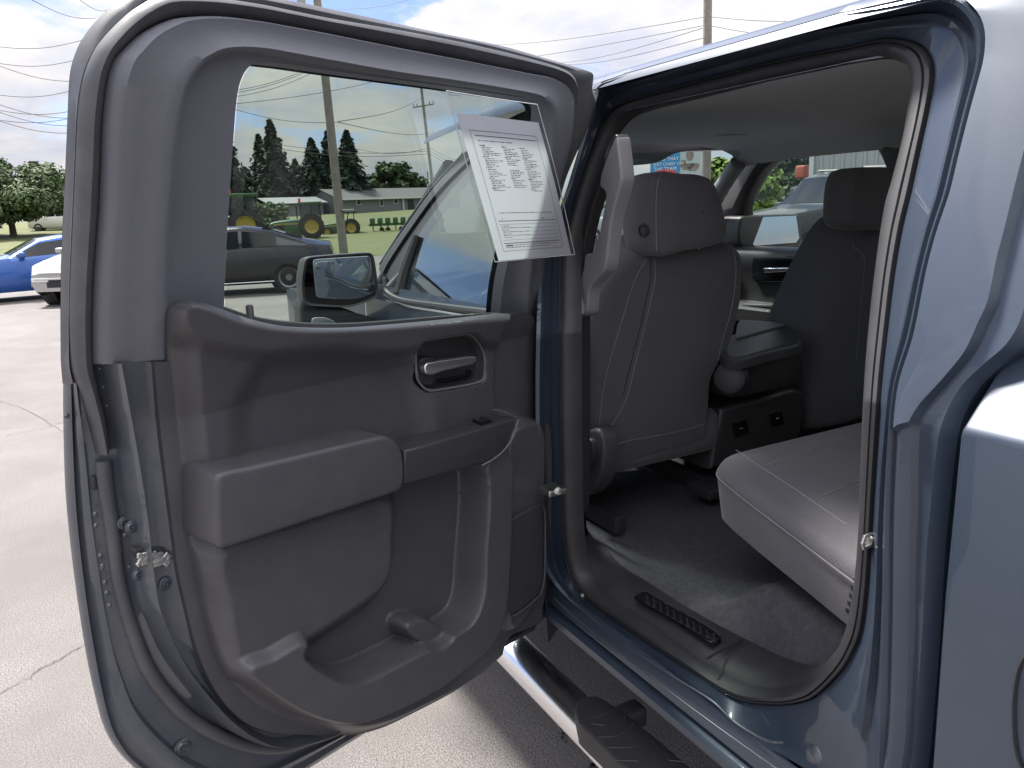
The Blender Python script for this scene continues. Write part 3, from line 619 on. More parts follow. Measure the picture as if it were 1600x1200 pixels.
# rocker panel under the opening
def xline(P, x0, x1, k=2): return [(x, P[0], P[1]) for x in np.linspace(x0, x1, k)]
rk = MB()
yA = body([(1020, 1036)], .028)[0]; y2 = body([(1115, 1098)], .028)[0]
za = float((yA[2]+y2[2])/2); ya = float((yA[1]+y2[1])/2)
prf = [(ya-.006, za-.012), (ya-.003, za+.001), (ya, za-.002), (ya+.003, za-.012), (ya+.014, za-.042), (ya+.014, za-.046), (ya+.005, za-.048), (ya+.005, za-.056), (ya+.020, za-.060), (ya+.027, za-.066), (ya+.028, za-.082), (ya+.022, za-.090), (ya+.006, za-.096), (ya-.08, za-.105), (ya-.3, za-.1)]
rk.loft([xline(q, 1.5, -1.08, 40) for q in prf]); rk.build('rocker_panel', paint, truck, angle=22)
for ln, dp_, r_ in (([(857, 888), (893, 937), (927, 966), (969, 1002), (1020, 1035), (1060, 1062), (1115, 1097), (1150, 1130), (1197, 1157), (1224, 1160)], .026, .0022), ([(866, 935), (900, 966), (950, 1005), (1007, 1051), (1060, 1091), (1120, 1135), (1180, 1178), (1230, 1212)], -.012, .0016)):
    m = MB(); m.tube(body(resample(spline(ln, 6), 60), dp_), r_, 8); m.build('sill_ridge', paint_in, truck)
m = MB(); pg = body([(1278, 1184)], .045)[0]; m.lathe(pg+np.array([0, .004, 0]), (0, 1, .1), [(.0001, .006), (.017, .004), (.021, 0), (.022, -.01)], 24); m.build('drain_plug', paint_in, truck)
# striker and check strap
st = body([(1357, 845)], .07)[0]; m = MB(); m.tube([st+np.array(q) for q in ((0, -.01, .009), (0, .010, .009), (0, .013, .0), (0, .010, -.009), (0, -.01, -.009))], .003, 8); m.lathe(st, (0, 1, 0), [(.0001, .002), (.007, .0015), (.0075, -.004)], 16); m.build('door_striker', steel, truck)
cs = body([(864, 765)], .0)[0]; m = MB(); m.box(cs, (.05, .05, .014), .003); m.lathe(cs+np.array([-.02, .0, .006]), (-1, .4, 0), [(.0001, .012), (.009, .010), (.010, 0)], 12); m.build('check_strap', steel, truck)
# striker plate marks on the jamb: small bolts
m = MB()
for q in ((1000-110, 930), (868, 915)): pass
bq = body([(908, 932)], .05)[0]; m.lathe(bq, (0, 1, 0), [(.0001, .005), (.007, .004), (.008, -.004)], 12); m.build('jamb_bolt', steel, truck)
# ------------------------------------------------------------------ cargo bed, front end, step bar
bed = MB()
BX = -1.088
bpr = [(.93, .52), (.97, .57), (.982, .8), (.988, 1.1), (.985, 1.306), (.983, 1.313), (.978, 1.318), (.912, 1.386), (.900, 1.394), (.88, 1.398), (.84, 1.399), (.83, 1.39), (.83, .8)]
def brow(dx, ins): return [(BX-dx, y-ins*(1 if z < 1.39 else .2), z-ins*.5*(z > 1.3)) for y, z in bpr]
bed.loft([[(BX-.004, .78, z) for y, z in bpr], brow(0, .012), brow(.001, .004), brow(.004, .001), brow(.009, 0)]+[brow(d, 0) for d in (.2, .6, 1.2, 1.9)])
bedo = bed.build('cargo_bed', paint, truck, angle=30)
m = MB(); m.box((BX-.02, 0, 1.0), (.03, 1.7, .75), .005); m.build('bed_front_panel', paint_in, truck)
m = MB()
fp = spline([(1640, 1000), (1615, 1012), (1597, 1032), (1588, 1058), (1583, 1100), (1584, 1150), (1590, 1185), (1603, 1210), (1640, 1230)], 6)
m.tube(body(fp, .0), .0018, 6); m.build('fuel_door_gap', V, bedo)
# front door skin, wing, bonnet
m = MB(); zs = [.50, .53, .57, .8, 1.1, 1.25, 1.3, 1.312, 1.335, 1.345]
def ypr(z): return float(prof(z))+(.006 if z < 1.305 else -.004)
m.loft([[(x, ypr(z), z) for z in zs] for x in np.linspace(.045, 1.14, 12)]); m.loft([[(.045, ypr(z), z) for z in zs], [(.05, ypr(z)-.05, z) for z in zs], [(.06, ypr(z)-.16, z) for z in zs]])
fd = m.build('front_door', paint, truck, angle=40)
outl = resample(spline([(592, 418), (600, 402), (633, 354), (677, 293), (722, 243), (765, 205), (805, 180), (846, 164), (880, 150)], 6), 60)
mid_ = resample(spline([(598, 428), (607, 410), (640, 360), (684, 300), (727, 256), (770, 216), (808, 190), (846, 174), (876, 162)], 6), 60)
innl = resample(spline([(612, 452), (625, 422), (652, 370), (698, 306), (731, 269), (775, 226), (810, 200), (846, 184), (872, 172)], 6), 60)
m = MB(); a_, b_, c_ = body(outl, .085), body(mid_, .05), body(innl, .03)
m.loft([a_+np.array([.02, -.12, 0]), a_, a_*.5+b_*.5+np.array([0, .006, 0]), b_+np.array([0, .002, 0]), b_+np.array([0, -.012, 0]), b_*.5+c_*.5+np.array([0, -.008, 0]), c_, c_+np.array([0, -.04, 0])])
m.build('window_frame', rubber_dk, fd, angle=40)
m = MB(); tr = body(spline([(594, 413), (635, 350), (679, 290), (724, 241)], 6), .083); m.tube(tr, .006, 6); m.build('roof_drip_trim', paint_in, fd)
gl = body(spline([(603, 446), (612, 458), (651, 464), (720, 470), (786, 478), (800, 430), (850, 250), (872, 172), (846, 184), (810, 200), (775, 226), (731, 269), (698, 306), (652, 370), (625, 422)], 4, True), .022)
m = MB(); m.poly(gl); m.build('side_window', front_glass, fd, smooth=False)
m = MB(); dv = body([(652, 368), (634, 420), (624, 460)], .016); m.tube(dv, [.014, .02, .024], 8); m.build('quarter_divider', rubber_dk, fd)
m = MB()
blt = resample(spline([(600, 452), (612, 463), (633, 471), (690, 479), (720, 483), (775, 490), (830, 500)], 6), 40); bt = body(blt, -.004)
m.tube(bt, .010, 8); m.build('belt_moulding', plastic_dk, fd)
m = MB(); m.tube(body(resample(spline([(600, 460), (630, 476), (690, 487), (730, 493), (780, 492)], 6), 40), -.006), .004, 6); m.build('belt_highlight', chrome, fd)
m = MB()
zf = [.62, .8, 1.05, 1.2, 1.26, 1.285]
m.loft([[(x, float(prof(z))+.005+(.03*math.sin((x-1.14)/1.3*math.pi) if z < 1.26 else 0), z-.05*((x-1.14)/1.3)**2) for z in zf]+[(x, .80, 1.31-.07*((x-1.14)/1.3)**2), (x, .5, 1.35-.10*((x-1.14)/1.3)**2), (x, 0, 1.37-.10*((x-1.14)/1.3)**2), (x, -.5, 1.35-.10*((x-1.14)/1.3)**2), (x, -.8, 1.31-.07*((x-1.14)/1.3)**2), (x, -.98, 1.2)] for x in np.linspace(1.15, 2.45, 12)])
m.loft([[(2.45+.03*k, y, z) for y, z in ((.98, .62), (.99, 1.0), (.97, 1.235), (.80, 1.24), (0, 1.27), (-.8, 1.24), (-.98, 1.2), (-.98, .62))] for k in (0, 1)]); m.build('bonnet', paint, truck)
def wheel(x, y, s):
    m = MB(); m.lathe((x, y, .41), (0, s, 0), [(.25, -.12), (.36, -.13), (.405, -.10), (.41, 0), (.405, .10), (.36, .13), (.25, .12)], 40); t = m.build('wheel', rubber_dk, truck)
    m = MB(); m.lathe((x, y, .41), (0, s, 0), [(.0001, .09), (.05, .09), (.07, .07), (.2, .085), (.235, .115), (.255, .12), (.255, -.1)], 36); m.build('rim', steel, t)
wheel(1.78, .86, 1); wheel(1.78, -.86, -1); wheel(-1.965, -.86, -1)
# outside mirrors
def mirror_parts():
    hx = 1.02
    m = MB(); ho = on_ax(spline([(480, 404), (492, 401), (576, 395), (582, 398), (586, 410), (591, 450), (590, 464), (560, 477), (536, 480), (484, 477), (474, 469), (472, 440), (476, 412)], 4, True), 0, hx)
    c0 = ho.mean(0)
    m.loft([ho+np.array([-.0, 0, 0]), ho+np.array([.012, 0, 0]), c0+(ho-c0)*1.01+np.array([.05, 0, 0]), c0+(ho-c0)*.93+np.array([.12, 0, 0]), c0+(ho-c0)*.7+np.array([.165, 0, 0]), c0+(ho-c0)*.02+np.array([.18, 0, 0])], True)
    m.loft([ho, c0+(ho-c0)*.93+np.array([.004, 0, 0])], True)
    mo = m.build('outside_mirror', plastic_dk, truck, angle=40)
    g = on_ax(spline([(489, 408), (494, 405), (572, 400), (579, 402), (586, 448), (584, 456), (558, 467), (498, 465), (494, 461)], 3, True), 0, hx-.002)
    MB().prism(g, (.012, 0, 0), .002).build('mirror_glass', mirror_m, mo)
    g = on_ax(spline([(494, 410), (520, 408), (522, 412), (521, 432), (517, 436), (497, 428), (493, 420)], 3, True), 0, hx-.006)
    MB().prism(g, (.006, 0, 0), .001).build('blind_spot_glass', mirror_m, mo)
    m = MB(); lo = on_ax(spline([(473, 468), (500, 479), (536, 481), (560, 490), (590, 500), (600, 520), (520, 530), (474, 525), (470, 500)], 3, True), 0, hx+.03); m.prism(lo, (.09, 0, 0), .015); m.build('mirror_arm', plastic_dk, mo)
    m = MB(); le = on_ax(spline([(488, 497), (505, 495), (520, 500), (530, 509), (500, 512), (489, 510)], 3, True), 0, hx+.026); m.prism(le, (.02, 0, 0), .004); m.build('puddle_lamp', chrome, mo)
mirror_parts()
mo = MB(); ho = on_ax(spline([(1158, 342), (1166, 337), (1240, 334), (1249, 337), (1252, 350), (1254, 374), (1248, 384), (1170, 386), (1158, 384), (1154, 365)], 4, True), 0, 1.06)
mo.prism(ho, (.12, 0, 0), .01); ro = mo.build('outside_mirror', plastic_dk, truck)
m = MB(); g = on_plane([(1172, 340), (1244, 337), (1249, 372), (1244, 379), (1180, 384), (1171, 378)], (1.045, -1.0, 1.4), (-1, .10, .05)); m.prism(g, (.004, 0, 0), .0); m.build('mirror_glass', mirror_m, ro)
m = MB(); c0 = ho.mean(0); m.box((c0[0]+.08, c0[1]+.16, c0[2]-.1), (.08, .22, .05), .012); m.build('mirror_arm', plastic_dk, ro)

# step bar
ctr = on_ax([(822, 1036)], 2, .43)[0]; SY = float(ctr[1]); SZ = .43
m = MB(); q = [(SY+.052*math.cos(a)*(1 if abs(math.cos(a)) < .9 else .98), SZ+.046*math.sin(a)) for a in np.linspace(0, 2*math.pi, 33)[:-1]]
m.loft([[(x, y, z) for y, z in q] for x in np.linspace(1.45, -1.5, 30)], True); bar = m.build('step_bar', chrome, truck)
pz = SZ+.052
padp = on_ax(spline([(899, 1104), (903, 1094), (912, 1088), (932, 1086), (952, 1096), (969, 1108), (991, 1124), (1031, 1156), (1071, 1190), (1130, 1240), (1080, 1270), (977, 1199), (935, 1158), (906, 1130), (899, 1116)], 4, True), 2, pz)
m = MB(); m.prism(padp, (0, 0, -.055), .008, 4); sp_ = m.build('step_pad', rubber_dk, bar)
m = MB()
for ln in ([(916, 1136), (925, 1131), (945, 1133)], [(934, 1152), (965, 1150), (986, 1140), (990, 1128)], [(950, 1168), (985, 1168), (1003, 1162), (1012, 1148)], [(962, 1188), (998, 1189)], [(1000, 1178), (1008, 1176), (1012, 1182), (1020, 1178), (1026, 1184)], [(1018, 1158), (1030, 1172), (1034, 1160)], [(1040, 1176), (1046, 1188), (1068, 1190)], [(905, 1130), (918, 1122), (940, 1118), (960, 1108)], [(975, 1128), (978, 1112)]):
    m.tube(on_ax(ln, 2, pz+.001), .0016, 6)
m.build('tread_ridge', plastic_dk, sp_)
m = MB(); bk_ = on_ax([(990, 1092), (1012, 1097), (1000, 1112), (985, 1126), (970, 1108)], 2, .47); m.box((bk_[:, 0].mean(), (SY+ya)/2-.03, .455), (.05, abs(SY-ya)+.05, .05), .012); m.build('bracket', plastic_dk, bar); m = MB(); m.box((.55, (SY+ya)/2-.03, .455), (.05, abs(SY-ya)+.05, .05), .012); m.build('bracket', plastic_dk, bar)
m = MB()
for px_ in ((848, 1022), (853, 1036), (866, 1038), (845, 1020)):
    c_ = on_ax([px_], 2, SZ+.05)[0]; MB().box((c_[0], c_[1], SZ+.047), (.008, .004, .002), .001).build('mud_fleck', sillp, bar)
# under-body, so that nothing but shade shows beneath the sill
for y0 in (.35, -.35): MB().box((.2, y0, .46), (3.0, .10, .16), .02).build('chassis_rail', rubber_dk, truck)
# ------------------------------------------------------------------ the open rear door (vertices in the closed position, then swung on its hinge)
OFF = np.array([HX, HY, 0])
def loc(P): return np.asarray(P, float)-OFF
C0 = [(100, 565), (100, 650), (103, 760), (111, 850), (124, 950), (139, 1040), (155, 1110), (162, 1133), (172, 1155), (188, 1178), (213, 1203), (260, 1243), (305, 1268), (350, 1276), (400, 1249), (440, 1224), (478, 1200), (520, 1173), (562, 1147), (640, 1097), (720, 1046), (790, 1001), (843, 967)]
L1 = [(108, 565), (112, 640), (117, 750), (124, 840), (137, 945), (152, 1035), (165, 1100), (178, 1140), (190, 1160), (204, 1178), (226, 1196), (266, 1230), (312, 1252), (352, 1256), (400, 1232), (438, 1209), (470, 1190), (512, 1164), (555, 1138), (636, 1088), (716, 1038), (786, 993), (838, 960)]
L2 = [(112, 565), (122, 600), (140, 673), (152, 775), (162, 835), (170, 890), (181, 936), (194, 976), (212, 1034), (234, 1072), (269, 1115), (303, 1143), (350, 1165), (397, 1176), (430, 1176), (455, 1170), (480, 1161), (510, 1150), (545, 1135), (626, 1082), (706, 1032), (776, 987), (830, 954)]
L3 = [(144, 565), (154, 611), (171, 702), (178, 758), (186, 815), (194, 892), (203, 942), (219, 996), (241, 1042), (262, 1072), (290, 1100), (315, 1118), (350, 1139), (392, 1155), (425, 1160), (450, 1158), (476, 1151), (508, 1142), (540, 1129), (620, 1077), (700, 1027), (770, 982), (825, 949)]
L4 = [(157, 565), (166, 611), (183, 702), (191, 758), (198, 803), (206, 892), (213, 935), (226, 966), (247, 1014), (268, 1047), (298, 1085), (322, 1112), (360, 1143), (400, 1160), (428, 1163), (450, 1161), (474, 1155), (505, 1146), (536, 1125), (616, 1073), (696, 1023), (766, 978), (820, 945)]
L5 = [(184, 565), (193, 611), (210, 702), (220, 758), (228, 815), (238, 892), (247, 942), (261, 980), (283, 1022), (303, 1054), (335, 1090), (356, 1112), (385, 1134), (412, 1148), (432, 1152), (452, 1150), (474, 1144), (503, 1136), (530, 1120), (612, 1068), (692, 1018), (762, 973), (816, 940)]
L6 = [(236, 565), (240, 611), (252, 720), (258, 770), (266, 835), (277, 905), (287, 950), (299, 1000), (317, 1050), (335, 1082), (362, 1112), (380, 1126), (402, 1138), (424, 1143), (440, 1144), (456, 1143), (474, 1140), (500, 1131), (526, 1116), (608, 1064), (688, 1014), (758, 969), (812, 936)]
K = 5
cur = [resample(spline(q, K), 200) for q in ()]
D = lambda px, dep: doorp(spline(px, K), dep)
c0, l1, l2, l3, l4, l5, l6 = D(C0, 0.0), D(L1, .012), D(L2, .03), D(L3, .045), D(L4, .05), D(L5, .085), D(L6, .09)
sh = MB()
def inw(P, d): P = np.array(P); P[:, 1] -= d; return P
sh.loft([inw(c0, -.003), inw(c0, .003), inw(c0*.75+l1*.25, .012), inw(c0*.4+l1*.6, .012), inw(l1, 0), inw(l1*.82+l2*.18, .003), inw(l1*.74+l2*.26, .011), inw(l1*.50+l2*.50, .011), inw(l1*.42+l2*.58, .001), l2, inw(l2*.5+l3*.5, -.004), inw(l3, -.006), inw(l3*.6+l4*.4, -.004), inw(l4, 0), inw(l4*.85+l5*.15, .02), inw(l4*.4+l5*.6, .034), l5, inw(l5*.9+l6*.1, .0), inw(l5*.2+l6*.8, -.004), l6, inw(l6, -.03)])
# outer skin sheet (seen only from the street side) and the edge round the hinge side
sk = np.array([(p[0], p[1]+.004, p[2]) for p in c0]); ctr_ = np.array([-.45, .99, .95])
zz_ = np.linspace(.52, 1.33, 8); xx_ = np.linspace(-.97, .03, 8)
sh.loft([[(x+(.0 if z > .75 else .05*(1-(z-.5)/.25)*(x < -.9)), float(prof(z))+.002, z) for x in xx_] for z in zz_])
sh.loft([[(.03, float(prof(z))+.002, z) for z in zz_], [(.045, float(prof(z))-.02, z) for z in zz_], [(.03, float(prof(z))-.10, z) for z in zz_], [(-.06, float(prof(z))-.13, z) for z in zz_]])
shell = sh.build('rear_door', paint_in, truck, angle=45, off=OFF)
shell.location = OFF; shell.rotation_euler = (0, 0, -TH)
def dmesh(mb, name, mat, smooth=True, angle=40): return mb.build(name, mat, shell, smooth, angle, OFF)
# flexible seal strip that runs down the shell's edge
cen_ = l2*.5+l3*.5; wdt = np.linalg.norm(l3-l2, axis=1)*.42; kk = int(19*K)
m = MB(); Pc_ = inw(cen_[:kk], .002); s_ = 2*K+2; m.tube(Pc_[s_:], np.convolve(np.pad(np.minimum(wdt[:kk], .0115), 8, 'edge'), np.ones(17)/17, 'valid')[s_:], 12); dmesh(m, 'lower_seal', seal_grey)
# ---- upper frame: outlines from the hem to the glass, starting at the belt on the free edge
U0 = [(100, 600), (97, 560), (97, 430), (101, 330), (105, 250), (108, 180), (112, 112), (124, 73), (140, 47), (160, 24), (186, 2), (225, -18), (275, -26), (340, -18), (410, -6), (463, 4), (575, 28), (680, 51), (785, 73), (855, 93), (890, 103), (912, 110), (922, 114), (925, 119), (924, 130), (923, 140), (926, 152), (929, 164), (920, 190), (906, 224), (894, 250), (882, 280), (873, 312), (862, 360), (852, 410), (843, 470), (840, 520)]
U1 = [(116, 600), (110, 570), (109, 500), (111, 420), (115, 330), (118, 260), (122, 176), (130, 122), (145, 83), (162, 58), (184, 35), (212, 12), (250, -6), (320, -4), (395, 6), (440, 15), (505, 28), (610, 46), (715, 66), (802, 86), (855, 101), (878, 110), (889, 120), (893, 132), (893, 145), (893, 160), (892, 180), (889, 200), (882, 225), (874, 255), (866, 285), (858, 315), (851, 350), (846, 390), (842, 430), (837, 475), (834, 520)]
U2 = [(147, 568), (146, 555), (146, 495), (149, 420), (156, 330), (159, 262), (162, 187), (170, 122), (181, 92), (196, 75), (216, 56), (240, 41), (272, 29), (330, 26), (400, 34), (440, 41), (505, 53), (610, 74), (715, 94), (820, 115), (855, 122), (872, 130), (881, 140), (886, 152), (887, 165), (887, 180), (885, 200), (881, 225), (874, 252), (866, 280), (858, 308), (850, 335), (844, 365), (839, 400), (835, 440), (830, 480), (827, 520)]
U3 = [(259, 561), (259, 550), (260, 495), (260, 420), (263, 350), (267, 300), (274, 225), (282, 175), (291, 140), (300, 121), (313, 103), (330, 91), (352, 81), (380, 78), (415, 80), (450, 86), (510, 97), (612, 115), (712, 129), (800, 143), (835, 150), (848, 156), (858, 165), (863, 175), (864, 190), (863, 210), (860, 230), (856, 260), (850, 290), (844, 315), (839, 340), (834, 370), (830, 400), (826, 430), (823, 460), (821, 490), (819, 520)]
U4 = [(350, 575), (350, 560), (351, 490), (353, 420), (357, 350), (360, 300), (366, 215), (370, 165), (374, 138), (379, 122), (386, 109), (395, 101), (406, 97), (418, 96), (436, 98), (460, 101), (520, 110), (615, 123), (710, 136), (795, 149), (828, 154), (838, 156), (845, 160), (848, 166), (848, 180), (845, 205), (840, 230), (833, 258), (826, 285), (819, 310), (813, 333), (806, 360), (799, 388), (793, 415), (788, 440), (784, 470), (781, 510)]
u0, u1, u2, u3, u4 = D(U0, 0.0), D(U1, .035), D(U2, .055), D(U3, .095), D(U4, .075)
nu = len(u0)
m = MB(); m.loft([u2+np.array([0, .03, 0]), u2, inw(u2*.96+u3*.04, .012), inw(u2*.85+u3*.15, .022), inw(u2*.6+u3*.4, .012), inw(u2*.25+u3*.75, .006), inw(u2*.08+u3*.92, .006), inw(u3, .0), inw(u3*.88+u4*.12, -.012), inw(u3*.7+u4*.3, -.016), inw(u3*.35+u4*.65, -.010), inw(u3*.06+u4*.94, -.004), u4+np.array([0, .002, 0]), u4+np.array([0, .03, 0])])
dmesh(m, 'window_frame', plastic_up, angle=60)
m = MB(); m.loft([u0+np.array([0, .004, 0]), inw(u0, .004), inw(u0*.5+u1*.5, .006), inw(u1, -.004)]); dmesh(m, 'frame_hem', seal_grey, angle=50)
s1 = D([(150, 708), (141, 672), (127, 617), (113, 575)]+U1[2:], .033); s2 = D([(172, 708), (166, 655), (154, 608), (147, 568)]+U2[2:], .053)
u1, u2 = s1, s2
m = MB(); m.loft([inw(u1, -.03), inw(u1, .004), inw(u1*.85+u2*.15, .016), inw(u1*.6+u2*.4, .020), inw(u1*.3+u2*.7, .010), inw(u1*.08+u2*.92, .002), inw(u2, -.02)]); dmesh(m, 'frame_seal', seal_grey, angle=60)
# outer face of the frame
m = MB(); m.loft([u0+np.array([0, .005, 0]), u4+np.array([0, .045, 0])]); dmesh(m, 'outer_frame', paint, angle=60)
# glass
gpx = U4[1:]+[(780, 560), (350, 560)]
m = MB(); m.poly(doorp(spline(gpx, 3, True), .045)); dmesh(m, 'window_glass', door_glass, smooth=False)
# ---- moulded trim panel as one sculpted sheet
def xz(px, dep): P = doorp(spline(px, 5, True), dep); return P[:, [0, 2]]
TR = [(262, 500), (264, 484), (274, 476), (292, 471), (312, 474), (350, 488), (390, 501), (430, 508), (480, 512), (540, 512), (600, 508), (680, 501), (760, 493), (800, 489), (818, 490), (826, 500), (829, 560), (834, 620), (842, 642), (853, 652), (857, 690), (857, 760), (855, 850), (850, 905), (843, 945), (838, 976), (812, 992), (786, 1003), (778, 1026), (745, 1056), (705, 1083), (640, 1117), (600, 1136), (562, 1147), (537, 1149), (506, 1144), (459, 1130), (412, 1111), (381, 1089), (359, 1067), (337, 1030), (322, 986), (309, 933), (301, 889), (287, 787), (273, 673), (266, 600), (262, 560)]
T2 = xz(TR, .10)
Q, Fq, sdq = patch(T2, .0025)
def sdp(px, dep): return seg_dist(Q, xz(px, dep))[0]
lv = .100+.034*sstep(0, .034, sdq)
def layer(px, level, out, inn=0., trace=None):
    global lv
    s = sdp(px, level if trace is None else trace); k = sstep(-out, inn, s); lv = lv*(1-k)+level*k
# belt bulge along the top
layer([(300, 482), (390, 512), (480, 522), (600, 518), (760, 505), (815, 505), (815, 530), (700, 530), (600, 545), (480, 545), (390, 540), (310, 520)], .150, .03)
# concave field above the armrest
layer([(398, 610), (420, 585), (500, 578), (580, 585), (625, 600), (640, 640), (640, 690), (600, 700), (500, 700), (420, 720), (395, 720), (388, 660)], .112, .055, .01)
# step down at the hinge end
layer([(772, 520), (790, 500), (850, 480), (870, 640), (840, 650), (800, 640), (770, 632)], .118, .012)
# lower raised field
layer([(356, 868), (500, 822), (632, 778), (700, 752), (712, 850), (705, 920), (680, 960), (600, 985), (480, 1006), (387, 1046), (372, 1000), (362, 940)], .158, .045, .004)
# bowl that bulges out at the bottom, running up into the hinge-side column
layer([(392, 1052), (430, 1032), (478, 1006), (486, 1030), (530, 1060), (565, 1066), (600, 1052), (728, 985), (752, 950), (760, 900), (762, 730), (792, 706), (806, 740), (800, 860), (792, 960), (770, 1010), (705, 1066), (630, 1108), (562, 1132), (505, 1124), (450, 1098)], .182, .016, .004)
layer([(800, 690), (846, 668), (850, 760), (848, 860), (842, 930), (800, 975)], .158, .018)
# pocket
core = sdp([(352, 868), (500, 822), (596, 790), (604, 850), (600, 900), (570, 930), (478, 990), (387, 1046)], .158)
sp_k = sdp([(479, 1012), (489, 1031), (530, 1055), (560, 1060), (590, 1049), (660, 1012), (718, 982), (738, 965), (747, 940), (751, 900), (751, 726), (640, 766), (590, 790), (560, 860), (500, 960)], .178)
kp = sstep(-.012, .002, sp_k)*sstep(.004, .075, -core); lv = lv*(1-kp)+.098*kp
# slanted divider in the pocket floor
layer([(637, 980), (655, 972), (668, 972), (690, 985), (672, 1000), (650, 998)], .150, .012)
# recess for the handle
HB = [(648, 545), (652, 535), (672, 530), (727, 522), (738, 526), (754, 551), (755, 586), (750, 595), (730, 601), (674, 610), (662, 607), (650, 590)]
layer(HB, .098, .004, .002, .128)
Y3 = prof(Q[:, 1])-lv
V3 = np.stack([Q[:, 0], Y3, Q[:, 1]], 1)
V3, F3 = border_skirt(V3, Fq, np.array([0, .05, 0]))
trim = mesh('trim_panel', V3, F3, plastic, shell, True, 70, OFF)
# narrow flange between trim and shell
FL = [(236, 565), (244, 659), (256, 758), (267, 843), (275, 900), (287, 952), (300, 1005), (319, 1055), (344, 1096), (372, 1124), (397, 1138), (428, 1145), (475, 1147), (520, 1150)]
FR = [(266, 565), (278, 673), (292, 787), (299, 840), (306, 888), (314, 931), (327, 982), (342, 1025), (364, 1061), (386, 1083), (411, 1101), (445, 1118), (485, 1132), (540, 1142)]
a_, b_ = D(FL, .09), D(FR, .098); m = MB(); m.loft([inw(a_, -.03), inw(a_, .002), inw(a_*.93+b_*.07, .007), inw(a_*.5+b_*.5, .006), inw(b_*.93+a_*.07, .004), inw(b_, -.004)]); dmesh(m, 'trim_flange', plastic, angle=40)
# armrest, pull cup with the switch
def dprism(px, dep, depth, bev, name, mat, par=None, seg=5, k=4):
    P = doorp(spline(px, k, True), dep); m = MB(); m.prism(P, (0, depth, 0), bev, seg); return m.build(name, mat, par or shell, True, 60, OFF)
dprism([(338, 756), (341, 744), (352, 737), (400, 727), (500, 704), (590, 683), (606, 682), (620, 690), (630, 708), (633, 735), (631, 758), (622, 769), (560, 790), (450, 826), (356, 857), (345, 858), (340, 850), (338, 800)], .205, .115, .016, 'armrest', plastic)
P = doorp([(632, 704), (660, 697), (730, 676), (798, 655), (806, 654), (807, 662), (797, 690), (778, 712), (756, 725), (690, 742), (633, 757)], .196); m = MB(); m.prism(P, (0, .10, 0), .006, 4); pull = dmesh(m, 'door_pull', plastic_dk, angle=50)
m = MB(); m.tube(inw(doorp(spline([(809, 656), (803, 678), (790, 700), (772, 716), (753, 727)], 5), .196), .001), .002, 6); m.tube(inw(doorp(spline([(770, 640), (785, 643), (806, 652), (809, 656)], 4), .175), .001), .0016, 6); dmesh(m, 'pull_rim', rim_grey)
# switch on the top face of the pull
top_z = float(P[:3, 2].mean()); 
def on_top(px): return close(on_plane(px, (0, 0, float(doorp([(745, 668)], .19)[0][2])+.004), (0, 0, 1)))
m = MB(); sp4 = on_top([(738, 654), (752, 650), (768, 655), (752, 660)]); m.prism(sp4, (0, 0, -.012), .002); dmesh(m, 'window_switch', black)
m = MB(); sp4 = on_top([(742, 654), (748, 652.5), (749, 654.5), (743, 656)]); m.prism(sp4+np.array([0, 0, .0012]), (0, 0, -.002)); dmesh(m, 'switch_mark', chrome)
# grille of the door speaker
GP = [(790, 830), (794, 818), (806, 808), (835, 792), (844, 790), (849, 798), (850, 850), (849, 900), (844, 925), (830, 940), (808, 957), (796, 962), (791, 950), (789, 900)]
sg = dprism(GP, .172, .03, .006, 'speaker_grille', plastic_dk)
m = MB(); m.tube(inw(doorp(spline(GP, 4, True), .164), .003), .003, 6, True); m.build('grille_rim', plastic, sg, True, 40, OFF)
# handle: bezel, cup, lever
m = MB(); bz_ = inw(doorp(spline(HB, 4, True), .128), .003); m.tube(bz_, .0026, 8, True); bezel = dmesh(m, 'handle_bezel', rim_grey); dprism(HB, .104, .01, .003, 'handle_cup', plastic_dk)  # cup is darker than the trim: the recess's shade put into its colour
dprism([(652, 578), (658, 562), (672, 557), (680, 560), (682, 590), (676, 602), (664, 602), (655, 592)], .128, .03, .006, 'handle_pivot', plastic_dk)
dprism([(664, 574), (667, 568), (690, 563), (737, 556.5), (743, 557), (746, 562), (744, 566), (735, 570), (690, 581), (676, 586), (668, 585), (665, 581)], .150, .018, .0075, 'door_lever', satin)
dprism([(684, 593), (700, 590), (724, 585), (726, 579), (732, 577), (738, 580), (737, 588), (724, 593), (690, 599)], .108, .012, .003, 'lock_lever', black)
# lock pin
lp_ = doorp([(391, 497)], .10)[0]; m = MB(); m.lathe(lp_+np.array([0, 0, -.02]), (.02, 0, 1), [(.013, 0), (.012, .012), (.007, .016), (.006, .018), (.006, .038), (.004, .041), (.0001, .0415)], 16); dmesh(m, 'lock_pin', plastic_dk)
# belt sweep at the glass foot
m = MB(); bs = doorp(spline([(345, 485), (390, 500), (430, 507), (480, 511), (540, 511), (600, 507), (680, 500), (785, 492)], 5), .062); m.tube(bs, .008, 8); dmesh(m, 'belt_sweep', rubber_dk)
